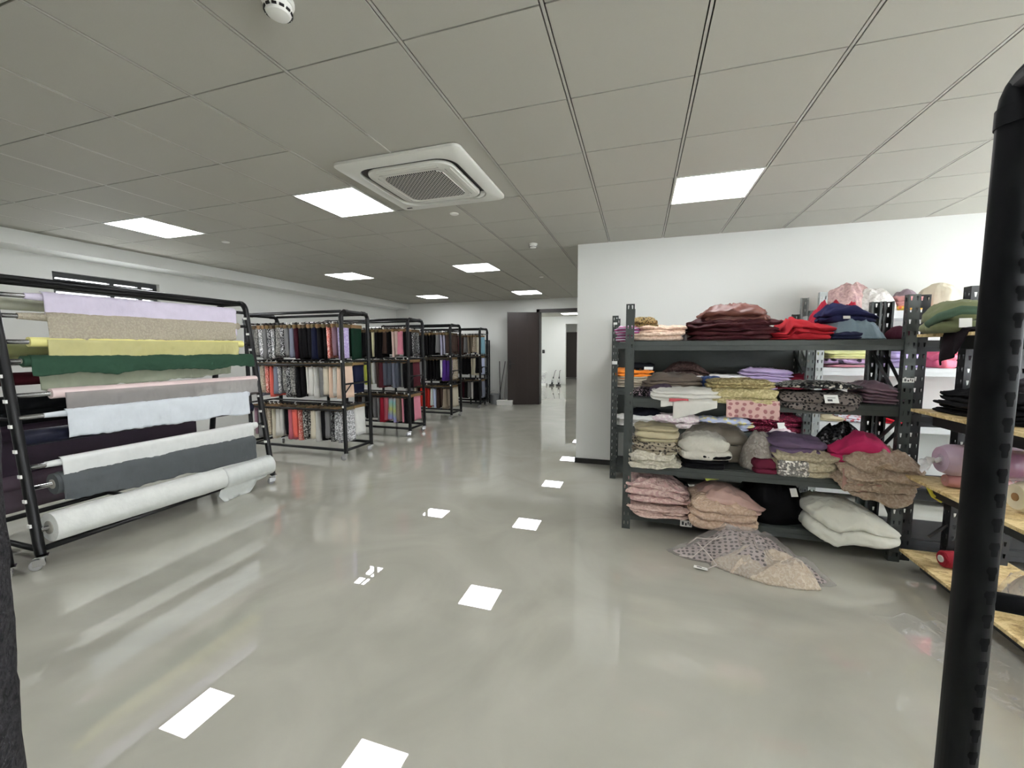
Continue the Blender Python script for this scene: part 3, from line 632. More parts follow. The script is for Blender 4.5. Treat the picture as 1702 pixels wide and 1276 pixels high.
def shelf(name,x0,x1,yf,yb,h,levels,label,mt,boards=None,group='slotted steel shelf units',back=None,bmat=None,boardmat=None,ov=0,bh=.07,braces=True):
    cx=(x0+x1)/2; root=empty(name,(cx,yf,0),0,label,'shelf unit',group); a=(x1-x0)/2; d=yb-yf
    for s in (-1,1):
        post(root,s*a,0,h,0,mt); post(root,s*a,d,h,PI,mt)
        for za,zb in ((.25,.62),(1.0,.66),(1.05,1.42)):
            m=MB(); m.box(s*a-.003,s*a+.003,0,math.hypot(d-.06,zb-za),-.014,.014,0,Matrix.Translation((0,.03,za))@Matrix.Rotation(math.atan2(zb-za,d-.06),4,'X')); m.build('brace',mt,root)
    for z in levels:
        beam(root,-a+.032,a-.032,.018,z,bmat or mt,bh); beam(root,-a+.032,a-.032,d-.018,z,bmat or mt,bh,1)
        m=MB(); 
        for s in (-1,1): m.box(s*a-.012,s*a+.012,.03,d-.03,z-bh+.01,z-.006)
        m.build('side_rail',bmat or mt,root)
        m=MB(); m.box(-a+.034-ov,a-.034+ov,.032-ov,d-.032,z-.004,z+(.004 if not ov else .016)); m.build('shelf_board',boardmat or bmat or mt,root)
    if back:
        m=MB(); m.box(-a+.03,a-.03,d-.045,d-.04,back[0],back[1]); m.build('back_panel',mt,root)
    return root
LA=(1.51,1.068,.54,.147)
ua=shelf('shelf_unit',-.074,1.69,3.32,3.80,1.80,LA,'grey slotted steel shelf unit heaped with garments, front one by the white partition',STEEL)
uc=shelf('shelf_unit',-.257,1.573,4.593,5.08,1.81,(1.52,1.02,.60,.143),'grey slotted steel shelf unit against the partition, behind the front one',STEEL,back=(.62,1.50))
ud=shelf('shelf_unit',1.65,3.55,4.60,5.09,1.98,(1.79,1.265,.745,.12),'bright shelf unit with white beams in the corner against the partition',LSTEEL,bmat=WSTEEL)
ue=shelf('shelf_unit',1.765,3.5,3.36,3.80,1.80,(1.50,1.0,.50,.147),'dark shelf unit standing beside the front unit, on its right',DSTEEL)
# the strand-board unit runs towards the viewer along the right
def side_unit():
    root=empty('shelf_unit',(1.70,2.25,0),0,'shelf unit with rough strand boards running along the right side','shelf unit','slotted steel shelf units')
    for y in (-.95,.93):
        post(root,.17 if y>0 else .06,y,1.82,-PI/2,DSTEEL); post(root,.46,y,1.82,PI/2,DSTEEL)
        for za,zb in ((.25,.62),(1.05,.66),(1.10,1.42)):
            m=MB(); m.tube([(.09,y,za),(.43,y,zb)],.011,6); m.build('brace',DSTEEL,root)
    for z in (1.522,1.05,.617,.117):
        for x in (.055,.465):
            m=MB(); m.box(x-.014,x+.014,-.92,.90,z-.075,z); m.build('beam',DSTEEL,root,bevel=.003)
        m=MB(); m.box(-.03,.50,-.98,.98,z,z+.018); m.build('shelf_board',OSB,root)
    return root
ub=side_unit()
def sticker(root,x,y,z,w,h,dark=True,rz=0):
    M0=Matrix.Translation((x,y,z))@Matrix.Rotation(rz,4,'Z'); m=MB(); m.box(-w/2,w/2,-.0008,.0008,-h/2,h/2,0,M0)
    if dark:
        for i,(a,b,c,e) in enumerate(((-.36,-.18,-.25,.3),(-.08,.06,-.3,.1),(.14,.22,-.1,.34),(.3,.38,-.3,.2))): m.box(a*w,b*w,-.0014,.0014,c*h,e*h,1,M0)
    m.build('sticker',[PAPER,INK],root)
sticker(ua,-.432,-.0,.098,.085,.05)
sticker(ua,.882,-.003,1.243,.062,.03)
sticker(uc,-.915,-.003,1.30,.055,.036,False)
sticker(uc,-.915,-.003,1.725,.04,.025,False)
# ------------------------------------------------------------ garments
def nvec(p): return Vector((noise.noise(p+Vector((9.3,2.7,4.1))),noise.noise(p),noise.noise(p+Vector((3.1,7.9,6.3)))))
def lerp_prof(pr,x):
    if not pr: return 1.0
    for (a,va),(b,vb) in zip(pr,pr[1:]):
        if x<=b: t=max(0,(x-a)/(b-a)); t=t*t*(3-2*t)*.5+t*.5; return va+(vb-va)*t
    return pr[-1][1]
def ridge(p): return (1-abs(noise.noise(p))*2.4)
def wrinkle(X,Y,z,so,st=(1,1)):
    """creases of cloth: domain-warped ridges, long in one direction"""
    w=nvec(Vector((X*4+so,Y*4,z*4)))*.10
    p=Vector(((X+w.x)*6*st[0]+so,(Y+w.y)*11*st[1],(z+w.z)*14))
    return .6*ridge(p)+.4*ridge(p*2.1+Vector((3,so,1)))
def pile_mesh(w,d,h,layers=3,seed=0,crush=.5,dome=.12,slope=0,hang=0,sq=5.0,skew=0,top=None,front=None,st=(1,1)):
    """a folded cloth: each fold a layer of its own outline, thin dark creases between, wrinkled all over, front that can droop over the edge.
    top = height along x, front = how far the lower front hangs along x"""
    rnd=random.Random(seed); L=max(layers,int(round(layers*1.6)),2) if h>.045 else max(layers,1)
    nu=120; per=8; m=MB(); rows=[]; so=seed*7.31
    lay=[(rnd.uniform(-.045,.045),rnd.uniform(-.05,.03),rnd.uniform(.90,1.03),rnd.uniform(.92,1.02),R(rnd.uniform(-3.5,3.5))) for _ in range(L)]
    th=[rnd.uniform(.7,1.35) for _ in range(L)]; tt=sum(th); zb=[0]
    for t in th: zb.append(zb[-1]+t/tt)
    def out(a,k):
        c,s=math.cos(a),math.sin(a); q=(abs(c)**sq+abs(s)**sq)**(-1/sq); return c*q*k,s*q*k
    def fin(x,y,z,li,edge):
        X=x*w/2; Y=y*d/2
        p=Vector((X*2.6+so,Y*2.6-so,li*1.7)); nz=nvec(p); n2=nvec(p*2.7+Vector((0,0,z*6)))
        am=min(w,d,.34)*.085*(.35+crush)
        wr=wrinkle(X,Y,z,so+li*.37,st)
        X+=am*(nz.x+.45*n2.x)+am*.42*wr*edge*(1 if x>0 else -1)*(abs(x)>.6); Y+=am*(nz.y+.45*n2.y)-am*.42*wr*edge*(1 if y<0 else -1)
        f=min(1,z/max(h,.001)*1.2)
        Z=z+f*(h*.13*crush*nz.z+ min(.030,h*.30)*(.35+crush)*wr*(.5+.5*(1-edge))+.004*noise.noise(Vector((X*30,Y*30,so))))
        Z*=(1+slope*x+skew*y)*lerp_prof(top,x)
        hg=hang*(lerp_prof(front,x) if front else 1)
        if hg and Y<-d/2+.13:
            t=min(1,(-d/2+.13-Y)/.13); Z-=hg*t*t*(1+.3*noise.noise(Vector((X*12,so,2))))*(1-.55*z/max(h,.001))
        else: Z=max(Z,0)
        return (X,Y,Z)
    for li in range(L):
        ox,oy,sx,sy,rz=lay[li]; z0,z1=zb[li]*h*(1-dome*.5),zb[li+1]*h*(1-dome*.5)
        for j in range(per+1):
            v=j/per; q=1-abs(2*v-1)**3.2; k=.86+.14*q; row=[]
            for i in range(nu):
                a=2*PI*i/nu; x,y=out(a,k); x,y=x*sx,y*sy; x,y=x*math.cos(rz)-y*math.sin(rz)+ox,x*math.sin(rz)+y*math.cos(rz)+oy
                wv=.32*(z1-z0)*crush*noise.noise(Vector((math.cos(a)*2.2+so,math.sin(a)*2.2,li+v)))
                row.append(fin(x,y,max(0,z0+(z1-z0)*v+wv*(0 if li==0 and v<.5 else 1)),li+v*.15,1))
            rows.append(row)
    ox,oy,sx,sy,rz=lay[-1]
    for r in (.80,.70,.58,.46,.33,.2,.08):
        row=[]
        for i in range(nu):
            a=2*PI*i/nu; x,y=out(a,r); x,y=x*sx,y*sy; x,y=x*math.cos(rz)-y*math.sin(rz)+ox,x*math.sin(rz)+y*math.cos(rz)+oy
            row.append(fin(x,y,h*(1-dome*.5)+h*dome*.5*(1-r*r),L-1+.15,0))
        rows.append(row)
    n=len(rows); m.add([p for r in rows for p in r],[(j*nu+i,j*nu+(i+1)%nu,(j+1)*nu+(i+1)%nu,(j+1)*nu+i) for j in range(n-1) for i in range(nu)])
    m.f += [tuple(range(nu))[::-1],tuple((n-1)*nu+i for i in range(nu))]; m.m+=[0,0]
    return m
def heap_mesh(w,d,h,seed=0,crush=1.0,flat=1.0,point=0,top=None,hang=0,pk=2.6,out=None):
    """a crumpled heap with sharp folds; out = outline as (angle, radius) pairs"""
    nu=150; nv=44; m=MB(); rows=[]; so=seed*5.17
    def rad_(a):
        if out:
            aa=math.degrees(a)%360
            for (a0,r0),(a1,r1) in zip(out,out[1:]+[(out[0][0]+360,out[0][1])]):
                if a0<=aa<a1: t=(aa-a0)/(a1-a0); return r0+(r1-r0)*t
            return out[0][1]
        return 1+.13*crush*noise.noise(Vector((math.cos(a)*1.5+so,math.sin(a)*1.5,seed)))
    for j in range(nv):
        v=j/(nv-1); row=[]
        for i in range(nu):
            a=2*PI*i/nu; r0=rad_(a)+.07*crush*noise.noise(Vector((math.cos(a)*4+so,math.sin(a)*4,seed)))+.03*crush*noise.noise(Vector((math.cos(a)*11+so,math.sin(a)*11,seed)))
            q=v**.75; x=math.cos(a)*q*r0; y=math.sin(a)*q*r0
            z=max(0,1-q**pk)**.8
            X,Y=x*w/2,y*d/2
            wq=nvec(Vector((X*5+so,Y*5,seed)))*.06
            p=Vector(((X+wq.x)*6+so,(Y+wq.y)*6,seed)); f1=ridge(p); f2=ridge(p*2.3+Vector((1,2,3))); f3=ridge(p*5.1)
            e=min(1,(1-q)*5+.12)
            zz=z*(1+crush*(.24*f1+.10*f2))+e*crush*(.10*f1+.085*f2+.035*f3)
            zz*=(1+point*x)*lerp_prof(top,x)
            lip=.03 if v>.97 else 0
            Z=max(.0015,zz*h*.80)
            if hang and Y<-d/2+.12: t=min(1,(-d/2+.12-Y)/.12); Z-=hang*t*t
            row.append((X+.012*crush*f2*z,Y+.012*crush*f1*z,Z))
        rows.append(row)
    m.add([p for r in rows for p in r],[(j*nu+i,j*nu+(i+1)%nu,(j+1)*nu+(i+1)%nu,(j+1)*nu+i) for j in range(nv-1) for i in range(nu)])
    m.f += [tuple((nv-1)*nu+i for i in range(nu))[::-1]]; m.m+=[0]
    return m
def sheet(outline_top,drop,seed=0,fold=.012,nx=28,nz=14,skewL=0,skewR=0):
    """a cloth hanging from an edge: outline_top=(x0,x1), drop=(left,right)"""
    m=MB(); P=[]
    for i in range(nx):
        t=i/(nx-1); x=outline_top[0]+(outline_top[1]-outline_top[0])*t; L=drop[0]+(drop[1]-drop[0])*t; row=[]
        for j in range(nz):
            v=j/(nz-1); xs=x+(skewL*(1-t)+skewR*t)*v
            y=-.012*math.sin(min(1,v*3)*PI/2)-fold*(math.sin(xs*60+seed)*.5+noise.noise((xs*14,v*2,seed)))*v
            row.append((xs,y,-L*v+.006*noise.noise((x*20,seed,v))*v))
        P.append(row)
    return m.grid(P)
def garment(name,label,cat,mt,x,y,z,w,d,h,shape='pile',group=None,rz=0,**k):
    m=pile_mesh(w,d,h,**k) if shape=='pile' else heap_mesh(w,d,h,**k)
    o=m.build(name,mt,None,smooth=True); o.location=(x,y,z); o.rotation_euler=(0,0,R(rz)); tag(o,label,cat,group)
    return o
def papertag(root,x,y,z,w=.045,h=.03,rx=0,rz=0,barcode=True):
    m=MB(); m.box(-w/2,w/2,-.001,.001,-h/2,h/2)
    if barcode: m.box(-w*.3,w*.05,-.0016,.0016,-h*.3,-h*.05,1); m.box(-w*.3,w*.3,-.0016,.0016,h*.1,h*.16,1)
    o=m.build('paper_tag',[PAPER,INK],root); o.location=(x,y,z); o.rotation_euler=(R(rx),0,R(rz)); return o
garment('folded_garment','magenta, lavender and white striped folded garments behind the left front post','garment',F((150,60,110),'stripes',(206,196,214),14),-0.088,3.570,1.515,0.198,0.300,0.111,'pile','garments on the top shelf of the front unit',0,layers=4,seed=1)
garment('folded_garment','brown and gold leopard print folded garment topmost at the left','garment',F((146,124,82),'leopard',(58,46,34),70),0.027,3.570,1.610,0.222,0.260,0.088,'pile','garments on the top shelf of the front unit',0,layers=1,seed=2,dome=.4)
garment('folded_garment','peach fleece garment, lower of two on the top shelf','garment',F((232,200,178),'fur',(240,214,196),50),0.139,3.540,1.515,0.383,0.360,0.067,'pile','garments on the top shelf of the front unit',0,layers=1,seed=3,slope=.1)
garment('folded_garment','peach fleece garment, upper of two on the top shelf','garment',F((226,188,164),'fur',(238,208,188),50),0.172,3.540,1.567,0.351,0.320,0.063,'pile','garments on the top shelf of the front unit',0,layers=1,seed=4)
garment('plastic_bag','small white plastic bag between the peach fleece and the maroon pile','bag',F((228,226,224),'satin'),0.372,3.600,1.515,0.097,0.200,0.100,'heap','garments on the top shelf of the front unit',0,seed=5)
garment('folded_garment','dark maroon garment pile, lower part of the big brown heap','garment',F((64,30,34),'satin',rough=.6),0.648,3.550,1.515,0.588,0.420,0.138,'pile','garments on the top shelf of the front unit',0,layers=3,seed=6,crush=1.2,dome=.1,sq=4)
garment('folded_garment','big rust brown folded garment on top of the maroon pile','garment',F((98,54,45),'satin',rough=.55),0.678,3.550,1.620,0.465,0.380,0.138,'pile','garments on the top shelf of the front unit',0,layers=2,seed=7,crush=1.0,dome=.3,sq=3.4,top=[(-1,.75),(-.6,1),(.2,1.05),(.75,.95),(1,.8)])
garment('jacket','bright red jacket lying crumpled beside the maroon pile','jacket',F((158,30,40)),1.103,3.520,1.515,0.403,0.360,0.104,'pile','garments on the top shelf of the front unit',0,layers=2,seed=8,crush=1.1,top=[(-1,.5),(-.5,.45),(-.35,1.2),(-.1,1.1),(.4,.85),(1,.75)],dome=.1)
garment('jacket','crimson jacket crumpled under the navy cloth','jacket',F((150,30,50)),1.394,3.650,1.515,0.373,0.260,0.256,'heap','garments on the top shelf of the front unit',0,seed=9,crush=1.2)
garment('jacket','grey blue denim jacket slumped at the right end','jacket',F((124,142,154),'plain'),1.421,3.500,1.515,0.405,0.300,0.160,'heap','garments on the top shelf of the front unit',0,seed=10,crush=1.3,top=[(-1,.9),(-.4,1.15),(.2,1.05),(.7,.7),(1,.4)])
garment('folded_garment','navy garment lying over the denim jacket','garment',F((32,34,66)),1.396,3.520,1.630,0.321,0.240,0.103,'pile','garments on the top shelf of the front unit',0,layers=1,seed=11,crush=.9,top=[(-1,.8),(-.5,1.1),(.2,.9),(1,.45)],dome=.2)
garment('folded_garment','flat navy garment under the denim jacket edge','garment',F((34,38,62)),1.353,3.382,1.515,0.171,0.100,0.044,'pile','garments on the top shelf of the front unit',0,layers=2,seed=12)
garment('folded_garment','dark plum garment next to the right front post','garment',F((58,24,36)),1.731,3.550,1.515,0.125,0.300,0.094,'heap','garments on the top shelf of the front unit',0,seed=13,crush=.5)
garment('folded_garment','black folded garment with a white tag, over the orange one','garment',F((26,28,32)),0.016,4.810,1.165,0.317,0.300,0.108,'pile','garments on the shelf unit against the partition',0,layers=2,seed=14,dome=.05)
garment('folded_garment','orange folded garment between the two left posts','garment',F((232,134,44)),-0.054,4.810,1.110,0.408,0.340,0.108,'pile','garments on the shelf unit against the partition',0,layers=2,seed=15)
garment('folded_garment','beige folded garments under the orange one','garment',F((186,176,158)),-0.045,4.810,1.025,0.421,0.360,0.125,'pile','garments on the shelf unit against the partition',0,layers=4,seed=16)
garment('folded_garment','white folded cloths in a low row behind the brown drape','garment',F((226,224,222)),0.610,4.810,1.025,0.990,0.360,0.136,'pile','garments on the shelf unit against the partition',0,layers=3,seed=17)
garment('folded_garment','dark brown lace mound on the white cloths','garment',F((44,32,30),'lace',(64,48,44),60),0.480,4.810,1.140,0.535,0.300,0.156,'pile','garments on the shelf unit against the partition',0,layers=1,seed=18,dome=.4,sq=3.4,top=[(-1,.3),(-.3,1),(.3,.95),(1,.4)])
garment('folded_garment','lilac folded garment stack on the rear shelf','garment',F((178,160,196),'satin'),1.246,4.810,1.025,0.480,0.340,0.209,'pile','garments on the shelf unit against the partition',0,layers=4,seed=19,slope=-.08)
garment('folded_garment','deep red cloth spread behind the sequin bag','garment',F((92,16,32)),1.481,4.800,1.025,0.626,0.360,0.164,'pile','garments on the shelf unit against the partition',0,layers=1,seed=20,dome=.3,sq=3.4,top=[(-1,.3),(.1,.9),(.45,1),(1,.4)])
garment('folded_garment','greyish brown folded drape at the left of the second shelf','garment',F((112,100,90)),0.267,3.620,1.073,0.472,0.280,0.164,'pile','garments on the second shelf of the front unit',0,layers=3,seed=21,crush=.7,dome=.3)
garment('folded_garment','dusky purple crumpled garment under the brown drape','garment',F((74,62,78)),0.178,3.480,1.073,0.258,0.240,0.108,'heap','garments on the second shelf of the front unit',0,seed=22,crush=.6)
garment('folded_garment','black sequin garment beside the left front post','garment',F((24,22,26),'sequin',(170,150,160)),0.035,3.510,1.073,0.213,0.220,0.082,'heap','garments on the second shelf of the front unit',0,seed=23,crush=.5)
garment('folded_garment','small blue garment behind the gold lace','garment',F((74,100,160)),0.555,3.680,1.073,0.168,0.200,0.135,'pile','garments on the second shelf of the front unit',0,layers=2,seed=24)
garment('shirt','white shirt with hanging tails at the front of the second shelf','shirt',F((224,222,216)),0.334,3.400,1.073,0.481,0.240,0.071,'pile','garments on the second shelf of the front unit',0,layers=2,seed=25,crush=.6,hang=.02)
garment('folded_garment','gold lace garment, lower fold above the dotted pink cloth','garment',F((176,164,120),'lace',(206,194,150),60),0.722,3.440,1.073,0.503,0.300,0.083,'pile','garments on the second shelf of the front unit',0,layers=1,seed=26,hang=.03)
garment('folded_garment','gold and olive lace garment, upper fold','garment',F((150,134,94),'lace',(196,182,136),60),0.727,3.480,1.158,0.454,0.280,0.063,'pile','garments on the second shelf of the front unit',0,layers=1,seed=27,dome=.5)
garment('folded_garment','leopard print garment bulging over the second shelf edge','garment',F((108,100,96),'leopard',(22,20,22),46),1.214,3.455,1.063,0.525,0.360,0.075,'pile','garments on the second shelf of the front unit',0,layers=1,seed=28,hang=.05,dome=.2,sq=4.5)
garment('folded_garment','black and silver sequin garment with a white tag on the leopard print','garment',F((36,36,38),'sequin',(216,212,204),80),1.217,3.480,1.173,0.517,0.320,0.041,'pile','garments on the second shelf of the front unit',0,layers=1,seed=29,dome=.4,sq=3.4,top=[(-1,.5),(-.3,.95),(.5,1.05),(1,.6)])
garment('folded_garment','mauve folded garment right of the leopard print','garment',F((124,100,112),'satin'),1.605,3.540,1.073,0.243,0.360,0.127,'pile','garments on the second shelf of the front unit',0,layers=3,seed=30,slope=-.2,dome=.4)
garment('folded_garment','rolled black garment against the right front post','garment',F((20,19,24)),1.760,3.520,1.073,0.112,0.240,0.149,'heap','garments on the second shelf of the front unit',0,seed=31,crush=.3)
garment('folded_garment','dark navy garment behind the white pleated cloth','garment',F((26,28,38)),0.081,4.870,0.605,0.347,0.300,0.143,'pile','garments on the shelf unit against the partition',0,layers=2,seed=32)
garment('folded_garment','white pleated garment on the middle shelf behind the left post','garment',F((224,224,220),'knit'),-0.023,4.750,0.605,0.445,0.300,0.088,'pile','garments on the shelf unit against the partition',0,layers=3,seed=33)
garment('folded_garment','pink white ruffled garment on the middle rear shelf','garment',F((214,196,200),'lace',(232,226,222),40),0.397,4.760,0.605,0.493,0.320,0.093,'pile','garments on the shelf unit against the partition',0,layers=2,seed=34,crush=1)
garment('folded_garment','pale blue and yellow print garment on the middle rear shelf','garment',F((176,184,208),'leopard',(214,206,150),20),0.868,4.760,0.605,0.518,0.320,0.090,'pile','garments on the shelf unit against the partition',0,layers=2,seed=35,crush=1)
garment('folded_garment','burgundy sequin garment with a tag on the middle rear shelf','garment',F((84,16,36),'sequin',(150,60,84)),1.319,4.780,0.605,0.508,0.320,0.160,'pile','garments on the shelf unit against the partition',0,layers=2,seed=36,crush=.9)
garment('plastic_bag','crinkled white plastic bag at the end of the middle rear shelf','bag',F((216,200,206),'satin'),1.353,4.710,0.585,0.405,0.300,0.106,'heap','garments on the shelf unit against the partition',0,seed=37)
garment('folded_garment','cream lace garment lowest of the left pile, drooping over the edge','garment',F((196,190,172),'lace',(222,216,202),50),0.129,3.430,0.545,0.374,0.320,0.094,'pile','garments on the third shelf of the front unit',0,layers=2,seed=38,crush=1,hang=.03)
garment('folded_garment','black and cream patterned lace in the middle of the left pile','garment',F((156,146,128),'leopard',(62,56,50),40),0.137,3.450,0.630,0.358,0.300,0.094,'pile','garments on the third shelf of the front unit',0,layers=2,seed=39,crush=1)
garment('folded_garment','beige satin garment folded on top of the left pile','garment',F((178,168,138),'satin'),0.144,3.450,0.715,0.339,0.280,0.117,'pile','garments on the third shelf of the front unit',0,layers=2,seed=40,dome=.05,crush=.4)
garment('folded_garment','black garment under the white knit','garment',F((16,16,18)),0.491,3.470,0.545,0.344,0.340,0.112,'pile','garments on the third shelf of the front unit',0,layers=2,seed=41)
garment('folded_garment','white cable knit on the third shelf','garment',F((214,210,198),'knit'),0.485,3.450,0.615,0.375,0.320,0.170,'pile','garments on the third shelf of the front unit',0,layers=1,seed=42,crush=.9,dome=.5)
garment('folded_garment','taupe satin garment behind the white knit','garment',F((128,120,108),'satin'),0.615,3.660,0.545,0.465,0.240,0.284,'pile','garments on the third shelf of the front unit',0,layers=2,seed=43,dome=.4)
garment('folded_garment','silver grey lace garment, steeply heaped','garment',F((168,160,152),'lace',(190,184,176),50),0.890,3.500,0.545,0.251,0.320,0.255,'heap','garments on the third shelf of the front unit',0,seed=44,crush=.8)
garment('folded_garment','cream fluffy garment under the dusky purple one','garment',F((182,170,142),'fur',(204,194,168),60),1.166,3.460,0.540,0.424,0.320,0.169,'pile','garments on the third shelf of the front unit',0,layers=2,seed=45,crush=1)
garment('folded_garment','dusky purple garment on the cream fluffy one','garment',F((106,88,116)),1.113,3.490,0.645,0.336,0.300,0.157,'pile','garments on the third shelf of the front unit',0,layers=2,seed=46,dome=.3)
garment('folded_garment','silver sequin strip glittering along the shelf edge','garment',F((120,116,112),'sequin',(236,232,226),90),1.067,3.325,0.545,0.205,0.080,0.106,'pile','garments on the third shelf of the front unit',0,layers=1,seed=47)
garment('folded_garment','burgundy garment showing under the silver grey lace','garment',F((92,26,46)),0.893,3.360,0.545,0.153,0.120,0.088,'pile','garments on the third shelf of the front unit',0,layers=1,seed=48)
garment('folded_garment','taupe lace bundle bulging off the third shelf at the right','garment',F((166,146,128),'lace',(184,166,148),70),1.559,3.430,0.495,0.465,0.420,0.245,'pile','garments on the third shelf of the front unit',0,layers=3,seed=49,crush=1.3,hang=.09,dome=.2,sq=3.4,top=[(-1,.9),(0,1.05),(.6,1),(1,.7)])
garment('folded_garment','hot pink garment spread on the taupe lace','garment',F((188,46,96)),1.478,3.480,0.660,0.417,0.360,0.182,'pile','garments on the third shelf of the front unit',0,layers=1,seed=50,dome=.4,sq=3,crush=.9,top=[(-1,.6),(-.2,1),(.5,.95),(1,.3)])
garment('folded_garment','glossy black garment on the hot pink one','garment',F((14,14,16),'sequin',(120,120,122),60),1.408,3.490,0.720,0.338,0.260,0.184,'heap','garments on the third shelf of the front unit',0,seed=51,crush=.8)
garment('folded_garment','pale pink lace garment, bottom layer of the lowest left pile','garment',F((206,176,166),'lace',(224,200,190),60),0.174,3.450,0.152,0.447,0.360,0.056,'pile','garments on the lowest shelf of the front unit',0,layers=2,seed=52,crush=.9,hang=.015)
garment('folded_garment','pink lace garment, upper layer of the lowest left pile','garment',F((196,160,156),'lace',(220,194,186),45),0.158,3.470,0.247,0.477,0.360,0.145,'pile','garments on the lowest shelf of the front unit',0,layers=2,seed=53,crush=.9,dome=.2,top=[(-1,1.05),(-.2,1.1),(.4,.95),(1,.55)])
garment('folded_garment','blush lace garment under the plastic wrapped pillow shape','garment',F((200,172,150),'lace',(214,190,170),60),0.616,3.400,0.152,0.450,0.400,0.165,'pile','garments on the lowest shelf of the front unit',0,layers=2,seed=54,crush=.9,hang=.03)
garment('folded_garment','dusty pink satin garment in a clear bag slumped over the blush lace','garment',F((188,156,146),'satin'),0.683,3.420,0.237,0.480,0.360,0.146,'pile','garments on the lowest shelf of the front unit',0,layers=1,seed=55,dome=.5,sq=3.4,top=[(-1,.95),(-.6,1.1),(-.1,1.05),(.4,.75),(1,.25)],crush=.5)
garment('folded_garment','black garment heap in the middle of the lowest shelf','garment',F((12,12,14)),0.985,3.560,0.152,0.503,0.400,0.273,'heap','garments on the lowest shelf of the front unit',0,seed=56,crush=.5,pk=7,top=[(-1,.8),(-.3,1.25),(.5,1.2),(1,.9)])
garment('folded_garment','black garment at the back of the lowest shelf','garment',F((14,14,15)),0.207,3.700,0.152,0.487,0.160,0.222,'heap','garments on the lowest shelf of the front unit',0,seed=57,crush=.3,pk=7)
garment('folded_garment','big white cloth bundle in a clear bag on the lowest shelf','garment',F((218,218,206)),1.437,3.430,0.152,0.542,0.460,0.213,'pile','garments on the lowest shelf of the front unit',0,layers=1,seed=58,dome=.35,sq=4,crush=.7,hang=.06,top=[(-1,1.05),(-.5,1.0),(0,.95),(.5,.72),(1,.42)],front=[(-1,.2),(-.4,1.4),(0,.6),(1,.5)])
garment('folded_garment','dusty pink fur heap high on the corner unit','garment',F((196,160,160),'fur',(214,182,178),40),1.923,4.810,1.796,0.451,0.420,0.281,'heap','garments on the bright corner unit',0,seed=60,crush=.55,pk=3.5)
garment('folded_garment','white fleece garment beside the pink fur heap','garment',F((236,230,224),'fur',(244,240,236),50),2.079,4.740,1.794,0.380,0.360,0.221,'heap','garments on the bright corner unit',0,seed=61,crush=.5,pk=3.5)
garment('folded_garment','grey mauve garment on the top corner shelf','garment',F((146,130,140)),2.379,4.830,1.856,0.205,0.300,0.147,'heap','garments on the bright corner unit',0,seed=62,crush=.6)
garment('folded_garment','pink crumpled garment on the top corner shelf','garment',F((206,150,150)),2.348,4.770,1.826,0.194,0.300,0.083,'pile','garments on the bright corner unit',0,layers=2,seed=63,crush=1)
garment('folded_garment','orange and yellow cloth strip on the top corner shelf','garment',F((232,190,90),'leopard',(232,120,90),30),2.337,4.750,1.796,0.202,0.300,0.039,'pile','garments on the bright corner unit',0,layers=1,seed=64)
garment('folded_garment','cream spread garment at the far end of the top corner shelf','garment',F((226,216,196)),2.629,4.840,1.796,0.391,0.400,0.250,'heap','garments on the bright corner unit',0,seed=65,crush=.5,pk=3)
garment('folded_garment','pale yellow garment, upper of the second corner shelf','garment',F((220,220,160)),1.899,4.790,1.351,0.346,0.300,0.063,'pile','garments on the bright corner unit',0,layers=2,seed=66,crush=1)
garment('folded_garment','purple and black print garment on the second corner shelf','garment',F((176,150,186),'leopard',(40,34,48),18),1.889,4.770,1.306,0.355,0.300,0.038,'pile','garments on the bright corner unit',0,layers=1,seed=67,crush=1)
garment('folded_garment','dusty rose garment, lowest on the second corner shelf','garment',F((170,110,122)),1.893,4.770,1.271,0.364,0.320,0.020,'pile','garments on the bright corner unit',0,layers=1,seed=68,crush=1)
garment('folded_garment','lavender garment pile seen between the dark posts','garment',F((196,180,226)),2.345,4.790,1.271,0.250,0.360,0.204,'pile','garments on the bright corner unit',0,layers=3,seed=69,crush=.6)
garment('folded_garment','coral pink garment between the strand-board posts','garment',F((236,120,140)),2.637,4.760,1.271,0.136,0.300,0.170,'pile','garments on the bright corner unit',0,layers=2,seed=70,crush=.8)
garment('folded_garment','black garment right of the coral pink one','garment',F((30,28,32)),2.816,4.760,1.271,0.190,0.300,0.191,'heap','garments on the bright corner unit',0,seed=71,crush=.4)
garment('folded_garment','beige pleated garment on the third corner shelf','garment',F((216,204,170),'knit'),1.794,4.750,0.751,0.196,0.300,0.029,'pile','garments on the bright corner unit',0,layers=2,seed=72,crush=.9)
garment('folded_garment','white floral garment on the third corner shelf','garment',F((216,218,228),'leopard',(176,80,90),30),1.978,4.750,0.751,0.210,0.300,0.037,'pile','garments on the bright corner unit',0,layers=2,seed=73,crush=.9)
garment('folded_garment','bright red garment behind the diagonal brace','garment',F((196,30,48)),2.329,4.750,0.751,0.270,0.300,0.054,'pile','garments on the bright corner unit',0,layers=2,seed=74,crush=.9)
garment('folded_garment','pale pink garment on the third corner shelf','garment',F((226,200,196)),2.638,4.750,0.751,0.120,0.300,0.080,'pile','garments on the bright corner unit',0,layers=2,seed=75,crush=.9)
garment('folded_garment','salmon red garment at the right of the third corner shelf','garment',F((226,90,100)),2.857,4.750,0.751,0.182,0.300,0.069,'pile','garments on the bright corner unit',0,layers=2,seed=76,crush=.9)

# tags on garments, tails and other hanging ends
def on(label): return next(o for o in COL.objects if o.get('label')==label)

